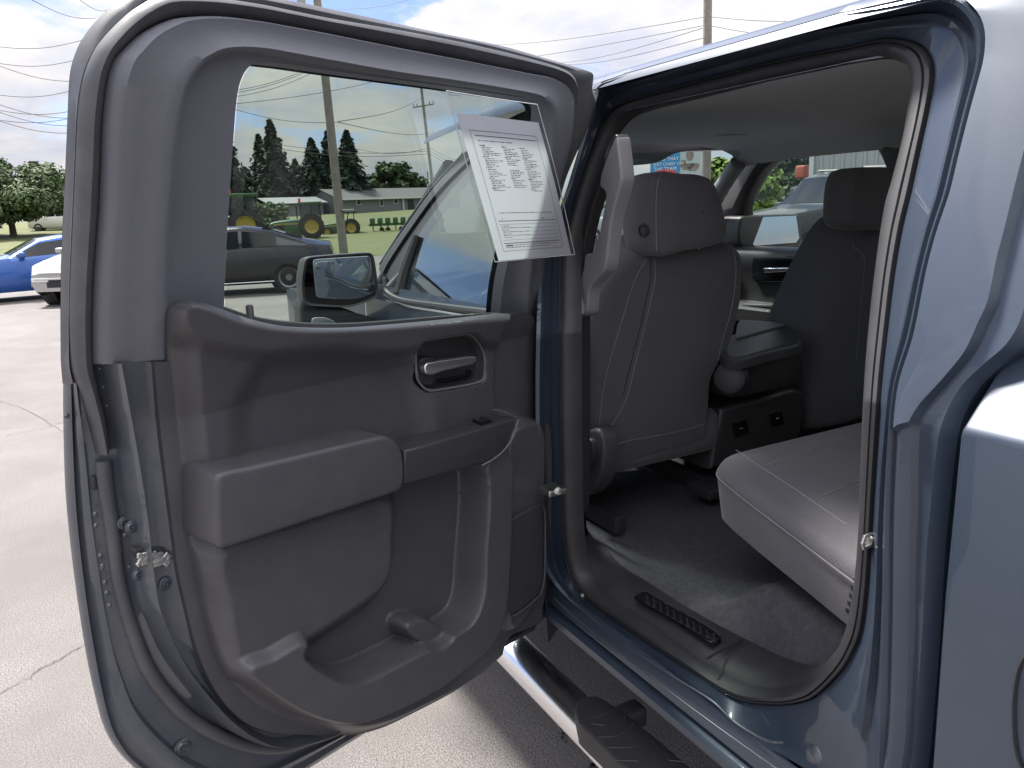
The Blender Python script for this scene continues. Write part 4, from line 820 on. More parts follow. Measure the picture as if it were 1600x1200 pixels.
# latch, bolts and dimples along the free edge
LT = doorp(spline([(204, 858), (212, 854), (250, 852), (257, 860), (257, 872), (248, 879), (236, 883), (222, 879), (210, 868)], 3, True), .078)
m = MB(); m.prism(inw(LT, .010), (0, .02, 0), .003); lat = dmesh(m, 'door_latch', rubber_dk)
m = MB(); r = np.random.default_rng(3)
for k in range(30):
    p_ = doorp([(208+r.uniform(0, 46), 859+r.uniform(0, 17))], .072)[0]; m.box(inw([p_], .019)[0], (r.uniform(.006, .016), .006, r.uniform(.005, .012)), .002, rot=Matrix.Rotation(r.uniform(0, 3), 3, 'Y'))
m.build('latch_claw', steel, lat, True, 40, OFF)
for (x, y, dp_) in ((195, 818, .052), (207, 824, .075), (218, 898, .075), (288, 1170, .03), (260, 913, .092)):
    p_ = doorp([(x, y)], dp_)[0]; rr = .0065 if y < 1100 else .011
    m = MB(); m.lathe(p_+np.array([0, .003, 0]), (0, -1, 0), [(.0001, .003), (rr*.35, .003), (rr*.4, .001), (rr*.7, .001), (rr*.8, .004), (rr, .0035), (rr*1.15, .001), (rr*1.6, 0.0)], 20); dmesh(m, 'bolt', paint_in)
m = MB()
for (x, y) in ((157, 574), (162, 603), (168, 632), (176, 664), (149, 803), (150, 821), (157, 868), (160, 884), (160, 887), (164, 910), (167, 926), (171, 946), (196, 836), (203, 885), (104, 650), (248, 840), (252, 842)):
    p_ = doorp([(x, y)], .046 if x > 140 else .012)[0]; m = MB(); m.lathe(p_, (0, -1, 0), [(.0001, .0025), (.0015, .0025), (.003, .001), (.004, 0)], 10); dmesh(m, 'weld_dimple', paint_in)
m = MB(); m.box(doorp([(147, 755)], .035)[0], (.008, .006, .02), .003); dmesh(m, 'seal_clip', rubber_dk)
m = MB()
for (x, y, dp_) in ((806, 580, .05), (846, 545, .04), (846, 648, .05)):
    p_ = doorp([(min(x, 838), y)], .06)[0]; m = MB(); m.lathe(p_+np.array([0.004, .0, 0]), (.6, -.8, 0), [(.0001, .004), (.007, .003), (.008, -.01)], 12); dmesh(m, 'hinge_bolt', steel)
# tongue hanging under the hinge-side corner
m = MB(); tg = doorp([(786, 1004), (812, 992), (838, 977), (843, 968), (835, 985), (790, 1010)], .13); m.prism(tg, (0, .06, 0), .002); dmesh(m, 'lower_gaiter', rubber_dk)

# ------------------------------------------------------------------ the dealer's sheet in its clear sleeve, hung inside the window
def dsheet(px, dep): return opened(doorp(px, dep))
PTL, PTR, PBR, PBL = [doorp([q], dd)[0] for q, dd in (((713, 176), .112), ((838, 192), .112), ((893.5, 397), .128), ((779, 407.5), .128))]
def sheet_pt(u, v, lift=0.):
    P = (PTL*(1-u)+PTR*u)*(1-v)+(PBL*(1-u)+PBR*u)*v; bul = .006*math.sin(math.pi*u)*math.sin(math.pi*v)+.006*math.sin(2.5*v+1)*u
    return opened(np.array([P[0], P[1]-bul-lift, P[2]]))
def sheet_grid(name, mat, u0_, u1_, v0_, v1_, lift, parent=None, nu_=12, nv_=16, wob=0.):
    m = MB(); r = np.random.default_rng(5)
    m.loft([[sheet_pt(u, v, lift+wob*math.sin(9*u+4*v)*math.cos(7*v)) for u in np.linspace(u0_, u1_, nu_)] for v in np.linspace(v0_, v1_, nv_)]); return m.build(name, mat, parent)
def thin(t, p, tcn):                       # thin paper lets some of the sky behind it through
    tl = t.nodes.new('ShaderNodeBsdfTranslucent'); tl.inputs[0].default_value = (.9, .9, .95, 1); mx = t.nodes.new('ShaderNodeMixShader'); mx.inputs[0].default_value = .27
    t.links.new(p.outputs[0], mx.inputs[1]); t.links.new(tl.outputs[0], mx.inputs[2]); t.links.new(mx.outputs[0], t.nodes['Material Output'].inputs[0])
paper = M('white_paper', (.88, .88, .95), .6, extra=thin)
ink = M('printed_ink', (.10, .10, .13), .7)
def sleeve_mat():
    m = glass('clear_sleeve_film', (.93, .94, .95), 1.3, 1.45, .08); return m
sleeve = sheet_grid('document_sleeve', sleeve_mat(), -.06, 1.04, -.115, 1.005, .003, None, 24, 30, .0022)
tag(sleeve, 'white printed dealer sheet in a clear plastic sleeve hanging inside the open door window', 'document')
pap = sheet_grid('printed_sheet', paper, 0, 1, 0, 1, 0., sleeve)
m = MB()
def bar_(u0_, u1_, v, h, lift=.0006, slope=0.):
    m.loft([[sheet_pt(u, v-h/2, lift) for u in np.linspace(u0_, u1_, 5)], [sheet_pt(u, v+h/2, lift) for u in np.linspace(u0_, u1_, 5)]])
def vbar(u, v0_, v1_, wd): m.loft([[sheet_pt(u-wd/2, v, .0006), sheet_pt(u+wd/2, v, .0006)] for v in np.linspace(v0_, v1_, 8)])
bar_(.09, .90, .095, .003); bar_(.09, .90, .93, .003); vbar(.09, .095, .93, .004); vbar(.90, .095, .93, .004)
bar_(.13, .88, .125, .0045); bar_(.12, .87, .70, .005); bar_(.12, .87, .87, .006); bar_(.12, .87, .725, .002); bar_(.45, .87, .755, .002); bar_(.5, .87, .785, .002); bar_(.42, .87, .815, .002); bar_(.12, .87, .845, .002)
r = np.random.default_rng(12)
def words(u0_, u1_, v, h=.0075):
    u = u0_
    while u < u1_:
        w_ = r.uniform(.012, .05); w_ = min(w_, u1_-u)
        if w_ > .006: bar_(u, u+w_, v, h*r.uniform(.5, .8))
        u += w_+.008
words(.15, .55, .155)
v = .185
for col, (ua, ub) in enumerate(((.15, .38), (.40, .60), (.62, .82))):
    v = .185
    for k in range(26 if col != 1 else 24):
        if col == 1 and 11 <= k <= 12: v += .0115; continue
        hd = k % 6 == 0
        words(ua+(0 if hd else .012), ua+(.07 if hd else r.uniform(.1, ub-ua)), v, .0085 if hd else .0065); v += .0118
words(.15, .84, .64, .007); bar_(.17, .18, .685, .006); bar_(.67, .71, .685, .005)
for k, vv in enumerate((.738, .752, .768, .782, .798, .81, .826)): words(.14, .14+(.10 if k % 2 == 0 else .34), vv, .0065)
bar_(.135, .225, .888, .010); words(.24, .84, .886, .007); words(.135, .72, .903, .007)
m.build('print', ink, sleeve, smooth=False)
m = MB()
for (ua, va, ub, vb) in ((-.06, -.115, -.06, 1.005), (1.04, -.115, 1.04, 1.005), (-.06, 1.005, 1.04, 1.005), (-.06, -.115, 1.04, -.115)):
    m.tube([sheet_pt(ua+(ub-ua)*t, va+(vb-va)*t, .003) for t in np.linspace(0, 1, 12)], .0009, 5)
m.build('sleeve_edge', M('welded_film_edge', (.75, .76, .8), .3), sleeve)
# ------------------------------------------------------------------ trees
def leafm(name, col, col2): return M(name, col, .75, mottle=[(1.1, col2, .75), (.35, tuple(c*.8 for c in col), .5)], spec=.2)
spruce = leafm('spruce_needles', (.036, .056, .042), (.056, .082, .055))
leaf_a = leafm('broad_leaves', (.085, .125, .06), (.125, .165, .085)); leaf_b = leafm('dark_leaves', (.045, .072, .034), (.075, .108, .045)); leaf_c = leafm('light_green_leaves', (.10, .17, .035), (.15, .22, .05))  # leaf_c is a light green foliage colour
bark = M('bark', (.07, .055, .042), .9, bump=[(20, .5, .03)])
def leaves(C_, Nn, sz, r):
    n = len(C_); u = r.normal(size=(n, 3)); u -= Nn*np.sum(u*Nn, 1)[:, None]; u /= np.linalg.norm(u, axis=1)[:, None]; v = np.cross(Nn, u)
    s = (sz*r.uniform(.6, 1.4, n))[:, None]; V = np.empty((n*4, 3)); V[0::4] = C_-u*s; V[1::4] = C_-v*s*.6; V[2::4] = C_+u*s; V[3::4] = C_+v*s*.6
    return V, np.arange(n*4).reshape(n, 4)
def base_at(px, py_top, dist, py_base=None):
    p = far(px, 350 if py_base is None else py_base, dist); z0 = float(ground_z(dist)) if py_base is None else p[2]
    top = far(px, py_top, dist)[2]; return np.array([p[0], p[1], z0]), top-z0
def conifer(px, ptop, dist, halfw, label, seed, group='spruces behind the tractors'):
    o, h = base_at(px, ptop, dist); r = np.random.default_rng(seed); t_ = empty('spruce_tree', o); tag(t_, label, 'tree', group)
    tr = MB(); tr.tube([(0, 0, -.3), (0, 0, h*.5), (0, 0, h*.97)], [.32, .2, .03], 8); tr.build('trunk', bark, t_)
    n = 5200; t = r.uniform(0, 1, n)**1.35; t = t*.95+.05; R = halfw*(1-t)**.82+.12; tier = .72+.28*np.abs(np.sin(t*h*2.1+r.normal(0, .25, n)))
    a = r.uniform(0, 2*math.pi, n); lob = .75+.25*np.sin(a*5+t*17+seed)+.15*np.sin(a*9-t*31); q = r.uniform(.25, 1, n)**.5*R*tier*lob
    C_ = np.stack([np.cos(a)*q, np.sin(a)*q, t*h-q*.28], 1); Nn = np.stack([np.cos(a)*.5, np.sin(a)*.5, np.full(n, .8)], 1)+r.normal(0, .35, (n, 3)); Nn /= np.linalg.norm(Nn, axis=1)[:, None]
    V, F = leaves(C_, Nn, np.full(n, .34), r); mesh('crown', V, F, spruce, t_, False)
def broadleaf(px, ptop, dist, rad, label, seed, mat, name='shade_tree', group=None, n=9000, leaf=.30, low=.18, pb=None):
    o, h = base_at(px, ptop, dist, pb); r = np.random.default_rng(seed); t_ = empty(name, o); tag(t_, label, 'tree', group)
    tr = MB(); tr.tube(spline([(0, 0, -.2), (.1, 0, h*.25), (-.1, .1, h*.5), (0, 0, h*.8)], 4), np.linspace(.05*h, .01*h, 13), 8)
    for k in range(6):
        a = k*1.05+r.uniform(-.3, .3); tr.tube([(0, 0, h*(.2+.07*k)), (rad*.45*math.cos(a), rad*.45*math.sin(a), h*(.42+.06*k)), (rad*.75*math.cos(a), rad*.75*math.sin(a), h*(.5+.06*k))], [.02*h, .011*h, .004*h], 6)
    tr.build('trunk', bark, t_)
    cl = []; nc = 46
    for k in range(nc):
        a = r.uniform(0, 6.283); q = rad*math.sqrt(r.uniform(0, 1)); zt = r.uniform(low, .93); lim = math.sqrt(max(.06, 1-((zt-.5)/.52)**2)); cl.append((q*lim*math.cos(a), q*lim*math.sin(a), zt*h, rad*r.uniform(.16, .30)))
    cl = np.array(cl); k = r.integers(0, nc, n); d = r.normal(size=(n, 3)); d /= np.linalg.norm(d, axis=1)[:, None]
    C_ = cl[k, :3]+d*cl[k, 3:]*r.uniform(.45, 1.12, n)[:, None]*np.array([1.15, 1.15, .8]); Nn = d*.7+np.array([0, 0, .5])+r.normal(0, .4, (n, 3)); Nn /= np.linalg.norm(Nn, axis=1)[:, None]
    V, F = leaves(C_, Nn, np.full(n, leaf), r); mesh('crown', V, F, mat, t_, False)
for a in ((366, 196, 105, 3.0, 'dark spruce cut off by the window frame, leftmost of the row', 1), (418, 211, 118, 2.6, 'short pointed spruce just left of the tallest one', 2), (438, 188, 110, 3.3, 'tallest dark spruce behind the big tractor', 3),
          (498, 216, 112, 3.3, 'dark spruce just left of the near leaning utility pole', 4), (524, 205, 116, 2.9, 'dark spruce partly hidden behind the near leaning utility pole', 5), (553, 204, 108, 3.4, 'dark spruce right of the pole, at the end of the row', 6), (392, 262, 122, 3.6, 'low dark spruce filling the gap behind the tractor bonnet', 7), (470, 250, 125, 3.6, 'low dark spruce filling the gap behind the tractor cab', 8), (378, 268, 116, 3.4, 'low dark spruce at the foot of the leftmost spruce', 31), (452, 262, 114, 3.4, 'low dark spruce just right of the tallest spruce', 32), (512, 262, 118, 3.6, 'low dark spruce in the gap behind the leaning pole', 33), (540, 258, 114, 3.2, 'low dark spruce before the last spruce of the row', 34), (575, 282, 120, 3.0, 'smallest dark spruce at the right end of the row', 35)): conifer(a[0], a[1], a[2], a[3]*1.35, *a[4:])
broadleaf(18, 258, 82, 5.4, 'large spreading green tree on the lawn behind the blue car', 11, leaf_a, low=.34, n=26000, leaf=.17)
broadleaf(-60, 240, 84, 5.0, 'green tree at the left edge of the lawn', 19, leaf_a, low=.34, n=14000, leaf=.18)
broadleaf(92, 272, 96, 2.6, 'slim green tree right of the large spreading tree', 12, leaf_a, n=9000, leaf=.16)
broadleaf(620, 254, 150, 4.2, 'rounded broadleaf tree behind the ridge of the grey house', 13, leaf_b, n=6000, leaf=.45)
broadleaf(650, 268, 155, 2.6, 'smaller broadleaf tree right of the rounded one, behind the house', 14, leaf_b, n=5000, leaf=.4)
broadleaf(585, 275, 160, 3.0, 'pale low tree between the last spruce and the house tree', 15, leaf_b, n=4000, leaf=.4)
broadleaf(1150, 246, 42, 2.2, 'bright green tree seen through the right of the windscreen', 16, leaf_c, n=7000, leaf=.2, low=.1)
broadleaf(985, 296, 70, 2.4, 'green tree behind the parked cars, seen past the inside mirror', 17, leaf_c, n=5000, leaf=.25, low=.1)
broadleaf(958, 300, 74, 2.6, 'green tree seen between the grab handle and the pillar', 21, leaf_a, n=5000, leaf=.25, low=.1)
broadleaf(1225, 236, 48, 2.2, 'dark tree left of the metal building', 18, leaf_b, n=6000, leaf=.2, low=.1)
broadleaf(1185, 250, 60, 3.0, 'dark leafy tree beyond the passenger pillar', 22, leaf_b, n=6000, leaf=.25, low=.1)
broadleaf(418, 318, 80, 2.2, 'low green bush behind the bonnet of the big tractor', 20, leaf_a, 'round_bush', n=3000, leaf=.2, low=.0)
def rear_tree(x, y, h, rad, label, seed):
    r = np.random.default_rng(seed); t_ = empty('shade_tree', (x, y, 0)); tag(t_, label, 'tree'); MB().tube([(0, 0, -.2), (0, 0, h*.5), (.2, 0, h*.8)], [.3, .2, .06], 8).build('trunk', bark, t_); n = 7000
    d = r.normal(size=(n, 3)); d /= np.linalg.norm(d, axis=1)[:, None]; lob = 1+.25*np.sin(5*d[:, 0]+seed)*np.cos(6*d[:, 1])+.15*np.sin(9*d[:, 2]); C_ = d*np.array([rad, rad, h*.38])*(r.uniform(.55, 1, n)*lob)[:, None]+np.array([0, 0, h*.58])
    Nn = d+r.normal(0, .5, (n, 3)); Nn /= np.linalg.norm(Nn, axis=1)[:, None]; V, F = leaves(C_, Nn, np.full(n, .28), r); mesh('crown', V, F, leaf_b, t_, False)
rear_tree(-36, -42, 8, 5.5, 'dark tree behind the truck, left one of the two in the passenger mirror', 41); rear_tree(-30, -50, 9, 6, 'dark tree behind the truck, right one of the two in the passenger mirror', 42)
# ------------------------------------------------------------------ poles and wires
wood = M('weathered_pole_wood', (.20, .18, .165), .85, bump=[(14, .5, .02)], mottle=[(3, (.28, .26, .24), .6)])
wire = M('wire', (.05, .05, .055), .6)
def upole(pb, pt, dist, rad, label, arms=(), extra=None, topd=None):
    a = far(*pb, dist); b = far(*pt, dist if topd is None else topd); a[2] = min(a[2], float(ground_z(dist)))-.2; t_ = empty('utility_pole', a); tag(t_, label, 'pole')
    m = MB(); m.tube([np.zeros(3), (b-a)*.5, b-a], [rad, rad*.9, rad*.75], 12); m.build('shaft', wood, t_)
    side = np.cross(b-a, [0, 0, 1]);  side = np.array([BR[0], BR[1], 0]); side /= np.linalg.norm(side)
    for f_, wl, rot in arms:
        c = (b-a)*f_; d = side*wl; m = MB(); m.tube([c-d+np.array([0, 0, rot]), c+d-np.array([0, 0, rot])], .07, 6)
        for k in (-.95, -.6, .6, .95): m.tube([c+d*k-np.array([0, 0, rot*k]), c+d*k+np.array([0, 0, .3-rot*k])], .045, 6)
        m.build('crossarm', wood, t_)
    return t_, a, b
t_, a, b = upole((537, 392), (482, -130), 34, .19, 'tall leaning wooden utility pole behind the sedan, nearest through the door window')
c = far(487, 2, 34)-a; m = MB(); m.cyl(c+np.array([.0, .42, -.45]), c+np.array([0, .42, .35]), .17); m.build('transformer', M('grey_steel', (.3, .3, .31), .5), t_)
m = MB(); m.box(far(541, 328, 34)-a, (.5, .5, .05), .01); m.build('band', steel, t_)
upole((682, 338), (656, 118), 78, .16, 'thin far utility pole with two crossarms beside the sheet', ((.955, 1.25, .05), (.80, 1.0, -.12)))
upole((671, 335), (668, 268), 120, .10, 'short bare pole left of the house roof end')
upole((1103, 330), (1107, -120), 27, .165, 'grey pole rising above the truck roof, wires crossing it')
WIRES = [((50, 0, 30), (150, 28, 40)), ((125, 0, 30), (176, 13, 36)), ((-20, 71, 40), (135, 61, 40)), ((-20, 96, 40), (125, 92, 40)), ((-20, 96, 60), (130, 127, 70)), ((-20, 146, 60), (125, 138, 60)), ((-20, 157, 60), (130, 184, 70)), ((-20, 169, 60), (130, 196, 70)), ((-20, 185, 60), (130, 180, 60)), ((-20, 183, 60), (130, 207, 70)), ((-20, 169, 70), (130, 170, 70)),
         ((740, 70, 60), (1104, 26, 27)), ((1104, 26, 27), (1360, 23, 30)), ((700, 100, 60), (1104, 39, 27)), ((1104, 39, 27), (1300, 52, 30)), ((860, 99, 60), (1104, 42, 27)), ((870, 101, 60), (1104, 58, 27)), ((526, 14, 34), (680, -15, 30)),
         ((340, 145, 30), (500, 98, 34)), ((340, 149, 30), (500, 101, 34)), ((340, 155, 30), (500, 108, 34)), ((340, 165, 50), (640, 112, 70)), ((360, 169, 60), (528, 191, 60)), ((528, 191, 34), (680, 207, 76)), ((507, 110, 34), (655, 128, 78)), ((528, 190, 34), (660, 152, 78)), ((430, 225, 80), (672, 236, 78)), ((430, 232, 80), (672, 240, 78)), ((560, 233, 90), (672, 231, 78)), ((672, 231, 78), (760, 255, 60)), ((672, 236, 78), (760, 262, 60)), ((672, 240, 78), (760, 272, 60)), ((657, 121, 78), (720, 150, 60))]
for (p, q) in WIRES:
    A_, B_ = far(*p), far(*q); m = MB(); tt_ = np.linspace(0, 1, 14); dm = (p[2]+q[2])/2
    m.tube([A_*(1-t)+B_*t-np.array([0, 0, .012*dm*math.sin(math.pi*t)*.5]) for t in tt_], dm*.00029, 5)
    tag(m.build('power_line', wire), 'thin dark overhead wire strung across the cloudy sky', 'wire', 'overhead wires')
# ------------------------------------------------------------------ house across the road
siding = M('grey_siding', (.20, .205, .22), .7, mottle=[(2, (.18, .185, .20), .5)]); shingle = M('grey_shingles', (.085, .085, .092), .9, mottle=[(6, (.11, .11, .115), .6)]); white = M('white_trim', (.7, .7, .7), .5); darkglass = M('dark_panes', (.02, .025, .03), .08)
def house():
    dist = 100.; A_ = far(533, 330, 101); B_ = far(720, 330, 112); z0 = 1.5; ze = far(600, 306, dist)[2]; zr = far(600, 292, dist+4)[2]
    d = B_-A_; d[2] = 0; Ln = np.linalg.norm(d); ux = d/Ln; uy = np.array([ux[1], -ux[0], 0]); uy = uy if uy@(A_-CAM) > 0 else -uy
    root = empty('ranch_house', (A_[0], A_[1], z0), math.atan2(ux[1], ux[0])); tag(root, 'long low grey house with a gabled shingle roof across the lawn', 'house'); sy = 1 if np.cross(ux, uy)[2] > 0 else -1
    W_, he, hr_ = 8., ze-z0, zr-z0
    m = MB(); m.box((Ln/2, sy*W_/2, he/2), (Ln, W_, he)); m.add([(0, 0, he), (0, sy*W_, he), (0, sy*W_/2, hr_-.1)], [[0, 1, 2]]); m.add([(Ln, 0, he), (Ln, sy*W_, he), (Ln, sy*W_/2, hr_-.1)], [[0, 1, 2]]); m.build('wall', siding, root, False)
    m = MB(); m.add([(-.5, -sy*.5, he-.12), (Ln+.5, -sy*.5, he-.12), (Ln+.5, sy*W_/2, hr_), (-.5, sy*W_/2, hr_), (-.5, sy*(W_+.5), he-.12), (Ln+.5, sy*(W_+.5), he-.12)], [[0, 1, 2, 3], [3, 2, 5, 4]]); m.build('roof', shingle, root, False)
    m = MB(); m.box((Ln/2, -sy*.52, he-.2), (Ln+1, .06, .22)); m.build('fascia', white, root, False)
    for x, ww, hh, dz in ((2.6, .7, .7, .25), (6.0, .6, .9, .1), (8.2, .7, .7, .25), (13, 1., 1.0, 0.1)):
        m = MB(); m.box((x, -sy*.03, he*.62+dz), (ww, .1, hh)); f = m.build('window', white, root, False); m = MB(); m.box((x, -sy*.09, he*.62+dz), (ww*.75, .03, hh*.78)); m.build('pane', darkglass, f, False)
    m = MB(); m.box((10.6, -sy*.04, he*.42), (.95, .1, he*.8)); f = m.build('door', darkglass, root, False)
    m = MB(); m.box((9.3, -sy*.12, he*.5), (.18, .18, he)); m.build('porch_post', white, root, False)
    m = MB(); m.box((-4.5, sy*5, he*.42), (7, 5, he*.8)); m.add([(-8.5, sy*2, he*.8), (-.5, sy*2, he*.8), (-.5, sy*5, he*1.15), (-8.5, sy*5, he*1.15)], [[0, 1, 2, 3]]); m.build('side_wing', siding, root, False)
house()
# ------------------------------------------------------------------ vehicles
tyre_m = M('tyre', (.025, .025, .027), .8); gun = M('dark_car_paint', (.022, .022, .028), .25, .4, 1.0); blue = M('bright_blue_paint', (.02, .11, .42), .3, .2, 1.0); silver = M('silver_paint', (.42, .42, .41), .3, .5, 1.0); greenb = M('dark_green_grey_paint', (.022, .027, .028), .4, .2, .5)
cg = M('car_glass', (.012, .015, .017), .06, spec=.35); alloy = M('alloy_rim', (.22, .22, .23), .35, .8); lampw = M('lamp_lens', (.75, .77, .8), .1); lampr = M('red_lens', (.4, .02, .02), .2)
def vehicle(name, label, cat, pos, head, Ln, W_, K_, pm, glass_x, wsx, group=None, wheel_r=.34, axles=None, lights=True):
    """K_: keys (x from nose 0..1, belt height, roof height)"""
    root = empty(name, pos, head); tag(root, label, cat, group); K_ = np.array(K_)
    xs = np.unique(np.concatenate([np.linspace(0, 1, 33), K_[:, 0]])); hw = W_/2
    def ring(x, off=0.):
        b_ = np.interp(x, K_[:, 0], K_[:, 1]); r_ = np.interp(x, K_[:, 0], K_[:, 2]); tp = 1-.10*np.clip((.10-x)/.10, 0, 1)**2-.08*np.clip((x-.90)/.10, 0, 1)**2; h_ = hw*tp
        zb = .22+.10*np.clip((.06-x)/.06, 0, 1)+.10*np.clip((x-.94)/.06, 0, 1); cab = np.clip((r_-b_)/.35, 0, 1); wr = h_*(.96-.22*cab)
        L_ = [(h_*.90, zb), (h_*.985, zb+.14), (h_*1.0, b_*.62), (h_*.985, b_-.10), (h_*.95, b_), (wr, max(r_-.06, b_)), (wr*.85, r_), (0, r_+.015)]
        P_ = L_+[(-y, z) for y, z in L_[-2::-1]]; return [((.5-x)*Ln, y*(1+off/hw), z+(off if z > b_ else 0)) for y, z in P_]
    m = MB(); m.loft([ring(x) for x in xs]); m.poly(ring(0)); m.poly(ring(1)); bd = m.build('body', pm, root, angle=38)
    for sgn in (1, -1):
        for (xa, xb) in glass_x:
            xx = np.linspace(xa, xb, 10); lo, hi = [], []
            for i, x in enumerate(xx):
                R = ring(x, .008); a_, b_ = np.array(R[4]), np.array(R[5])
                if sgn < 0: a_, b_ = np.array(R[-5]), np.array(R[-6])
                lo.append(a_*.94+b_*.06); hi.append(a_*.10+b_*.90)
            m = MB(); m.loft([lo, hi]); m.build('side_window', cg, root)
    for nm, (xa, xb) in zip(('windscreen', 'rear_screen'), wsx):
        m = MB(); m.loft([[np.array(p) for p in ring(x, .01)[6:9]] for x in np.linspace(xa, xb, 8)]); m.build(nm, cg, root)
    for ax in (axles or (.17, .80)):
        for sgn in (1, -1):
            c = ((.5-ax)*Ln, sgn*(hw-.10), wheel_r)
            m = MB(); m.lathe((c[0], sgn*(hw-.02), wheel_r+.02), (0, sgn, 0), [(.0001, .005), (wheel_r*1.18, .005), (wheel_r*1.2, -.3)], 32); m.build('wheel_arch', tyre_m, root)
            m = MB(); m.lathe(c, (0, sgn, 0), [(wheel_r*.62, .10), (wheel_r*.9, .125), (wheel_r, .10), (wheel_r, -.12), (wheel_r*.6, -.12)], 32); wh = m.build('wheel', tyre_m, root)
            m = MB(); m.lathe(c, (0, sgn, 0), [(.0001, .085), (.07, .09), (.09, .07), (wheel_r*.5, .075), (wheel_r*.62, .105), (wheel_r*.66, .11)], 32)
            m.build('rim', alloy, wh)
    if lights:
        for sgn in (1, -1):
            R = ring(.012); m = MB(); m.box((.5*Ln-.06, sgn*hw*.68, K_[0, 1]-.10), (.16, hw*.38, .09), .02); m.build('headlight', lampw, root)
            m = MB(); m.box((-.5*Ln+.05, sgn*hw*.70, K_[-1, 1]-.10), (.12, hw*.36, .10), .02); m.build('tail_light', lampr, root)
    for sgn in (1, -1):
        xm = glass_x[0][0]+.01; m = MB(); m.box(((.5-xm)*Ln-.05, sgn*(hw+.07), np.interp(xm, K_[:, 0], K_[:, 1])+.06), (.12, .20, .13), .04); m.build('door_mirror', pm, root)
    m = MB(); m.box((.5*Ln-.02, 0, K_[0, 1]*.72), (.05, hw*1.1, .16), .015); m.build('grille', tyre_m, root)
    return root
def azim(px): d = rays([(px, 345)])[0]; return math.atan2(d[1], d[0])
SED = [(0, .62, .64), (.04, .74, .77), (.28, .94, .98), (.30, .95, 1.0), (.44, .96, 1.38), (.52, .965, 1.44), (.62, .98, 1.45), (.74, 1.0, 1.36), (.88, 1.02, 1.12), (.93, 1.02, 1.07), (.985, .98, 1.02), (1, .80, .82)]
p = far(410, 450, 18.2); hd = azim(410)+math.pi/2-.10
fwd = np.array([math.cos(hd), math.sin(hd), 0]); tail = far(524, 420, 18.6); c = tail+fwd*2.45; c[2] = .0
sedan = vehicle('parked_sedan', 'dark charcoal fastback sedan parked on the asphalt, seen through the door window', 'car', c, hd, 4.9, 1.86, SED, gun, ((.33, .60), (.615, .76)), ((.305, .43), (.70, .865)), wheel_r=.335)
m = MB(); m.tube([(1.6, .93, .27), (-1.2, .93, .27)], .014, 6); m.tube([(1.6, -.93, .27), (-1.2, -.93, .27)], .014, 6); m.build('chrome_strip', chrome, sedan)
m = MB(); m.tube([((.5-x)*4.9, s_*.90*(1-.12*(x > .6)*(x-.6)), np.interp(x, [.3, .44, .52, .62, .74, .86], [1.0, 1.36, 1.42, 1.43, 1.33, 1.12])-.03) for s_ in (-1,) for x in np.linspace(.32, .86, 12)], .012, 5)
p = far(40, 455, 21.8); hd = azim(40)+math.pi/2+.10; p[2] = 0
COU = [(0, .64, .66), (.05, .80, .83), (.30, .96, .99), (.33, .97, 1.02), (.46, .98, 1.36), (.56, 1.0, 1.42), (.68, 1.02, 1.41), (.82, 1.08, 1.22), (.93, 1.08, 1.12), (.985, 1.0, 1.04), (1, .82, .84)]
ob = np.array([math.cos(hd), math.sin(hd), 0])
vehicle('parked_coupe', 'bright blue coupe parked side-on at the left edge of the lot', 'car', p+ob*(-.55), hd, 4.9, 1.9, COU, blue, ((.36, .66),), ((.335, .455), (.70, .82)), wheel_r=.36)
HAT = [(0, .66, .68), (.03, .84, .87), (.25, 1.02, 1.06), (.27, 1.03, 1.08), (.40, 1.05, 1.55), (.50, 1.06, 1.64), (.85, 1.08, 1.60), (.97, 1.06, 1.3), (1, .9, .95)]
p = far(112, 452, 18.4); p[2] = 0; hd = azim(60)+math.pi/2+1.0; ob = np.array([math.cos(hd), math.sin(hd), 0])
hat = vehicle('parked_crossover', 'silver crossover with chrome grille bars nosing in front of the blue coupe', 'car', p-ob*2.25, hd, 4.5, 1.85, HAT, silver, ((.30, .60), (.615, .84)), ((.275, .39), (.88, .96)))
m = MB(); m.box((2.24, 0, .70), (.06, 1.3, .03), .01); m.box((2.25, 0, .58), (.06, 1.5, .04), .01); m.build('chrome_bar', chrome, hat)
SUV = [(0, .92, .95), (.03, 1.10, 1.13), (.25, 1.22, 1.26), (.27, 1.23, 1.28), (.37, 1.25, 1.84), (.45, 1.26, 1.95), (.94, 1.27, 1.93), (.985, 1.2, 1.4), (1, .9, .95)]
dS = 16.5; nose = far(1190, 350, dS); hd = azim(1230)+math.pi/2+.62; ob = np.array([math.cos(hd), math.sin(hd), 0])
lf_ = np.array([-math.sin(hd), math.cos(hd), 0]); cS = far(1262, 384, dS)-ob*1.72-lf_*.95; cS[2] = .12
suv = vehicle('parked_suv', 'dark sport utility vehicle parked beyond the passenger window, nose to the left', 'car', cS, hd, 5.2, 2.0, SUV, greenb, ((.29, .48), (.495, .66), (.675, .92)), ((.275, .365), (.955, .98)), wheel_r=.42)
m = MB()
for s_ in (1, -1): m.tube([(.3, s_*.70, 1.98), (-2.3, s_*.70, 1.98)], .025, 6)
m.build('roof_rack', steel, suv)
for k, (px, py, dd, pm, lb) in enumerate(((972, 338, 34, silver, 'pale parked car seen low through the windscreen'), (938, 345, 40, gun, 'dark parked car seen between the grab handle and the pillar'))):
    p = far(px, py, dd); p[2] = 0; vehicle('parked_car', lb, 'car', p, azim(px)+math.pi/2+.3, 4.6, 1.85, HAT, pm, ((.30, .60), (.615, .84)), ((.275, .39), (.88, .96)))
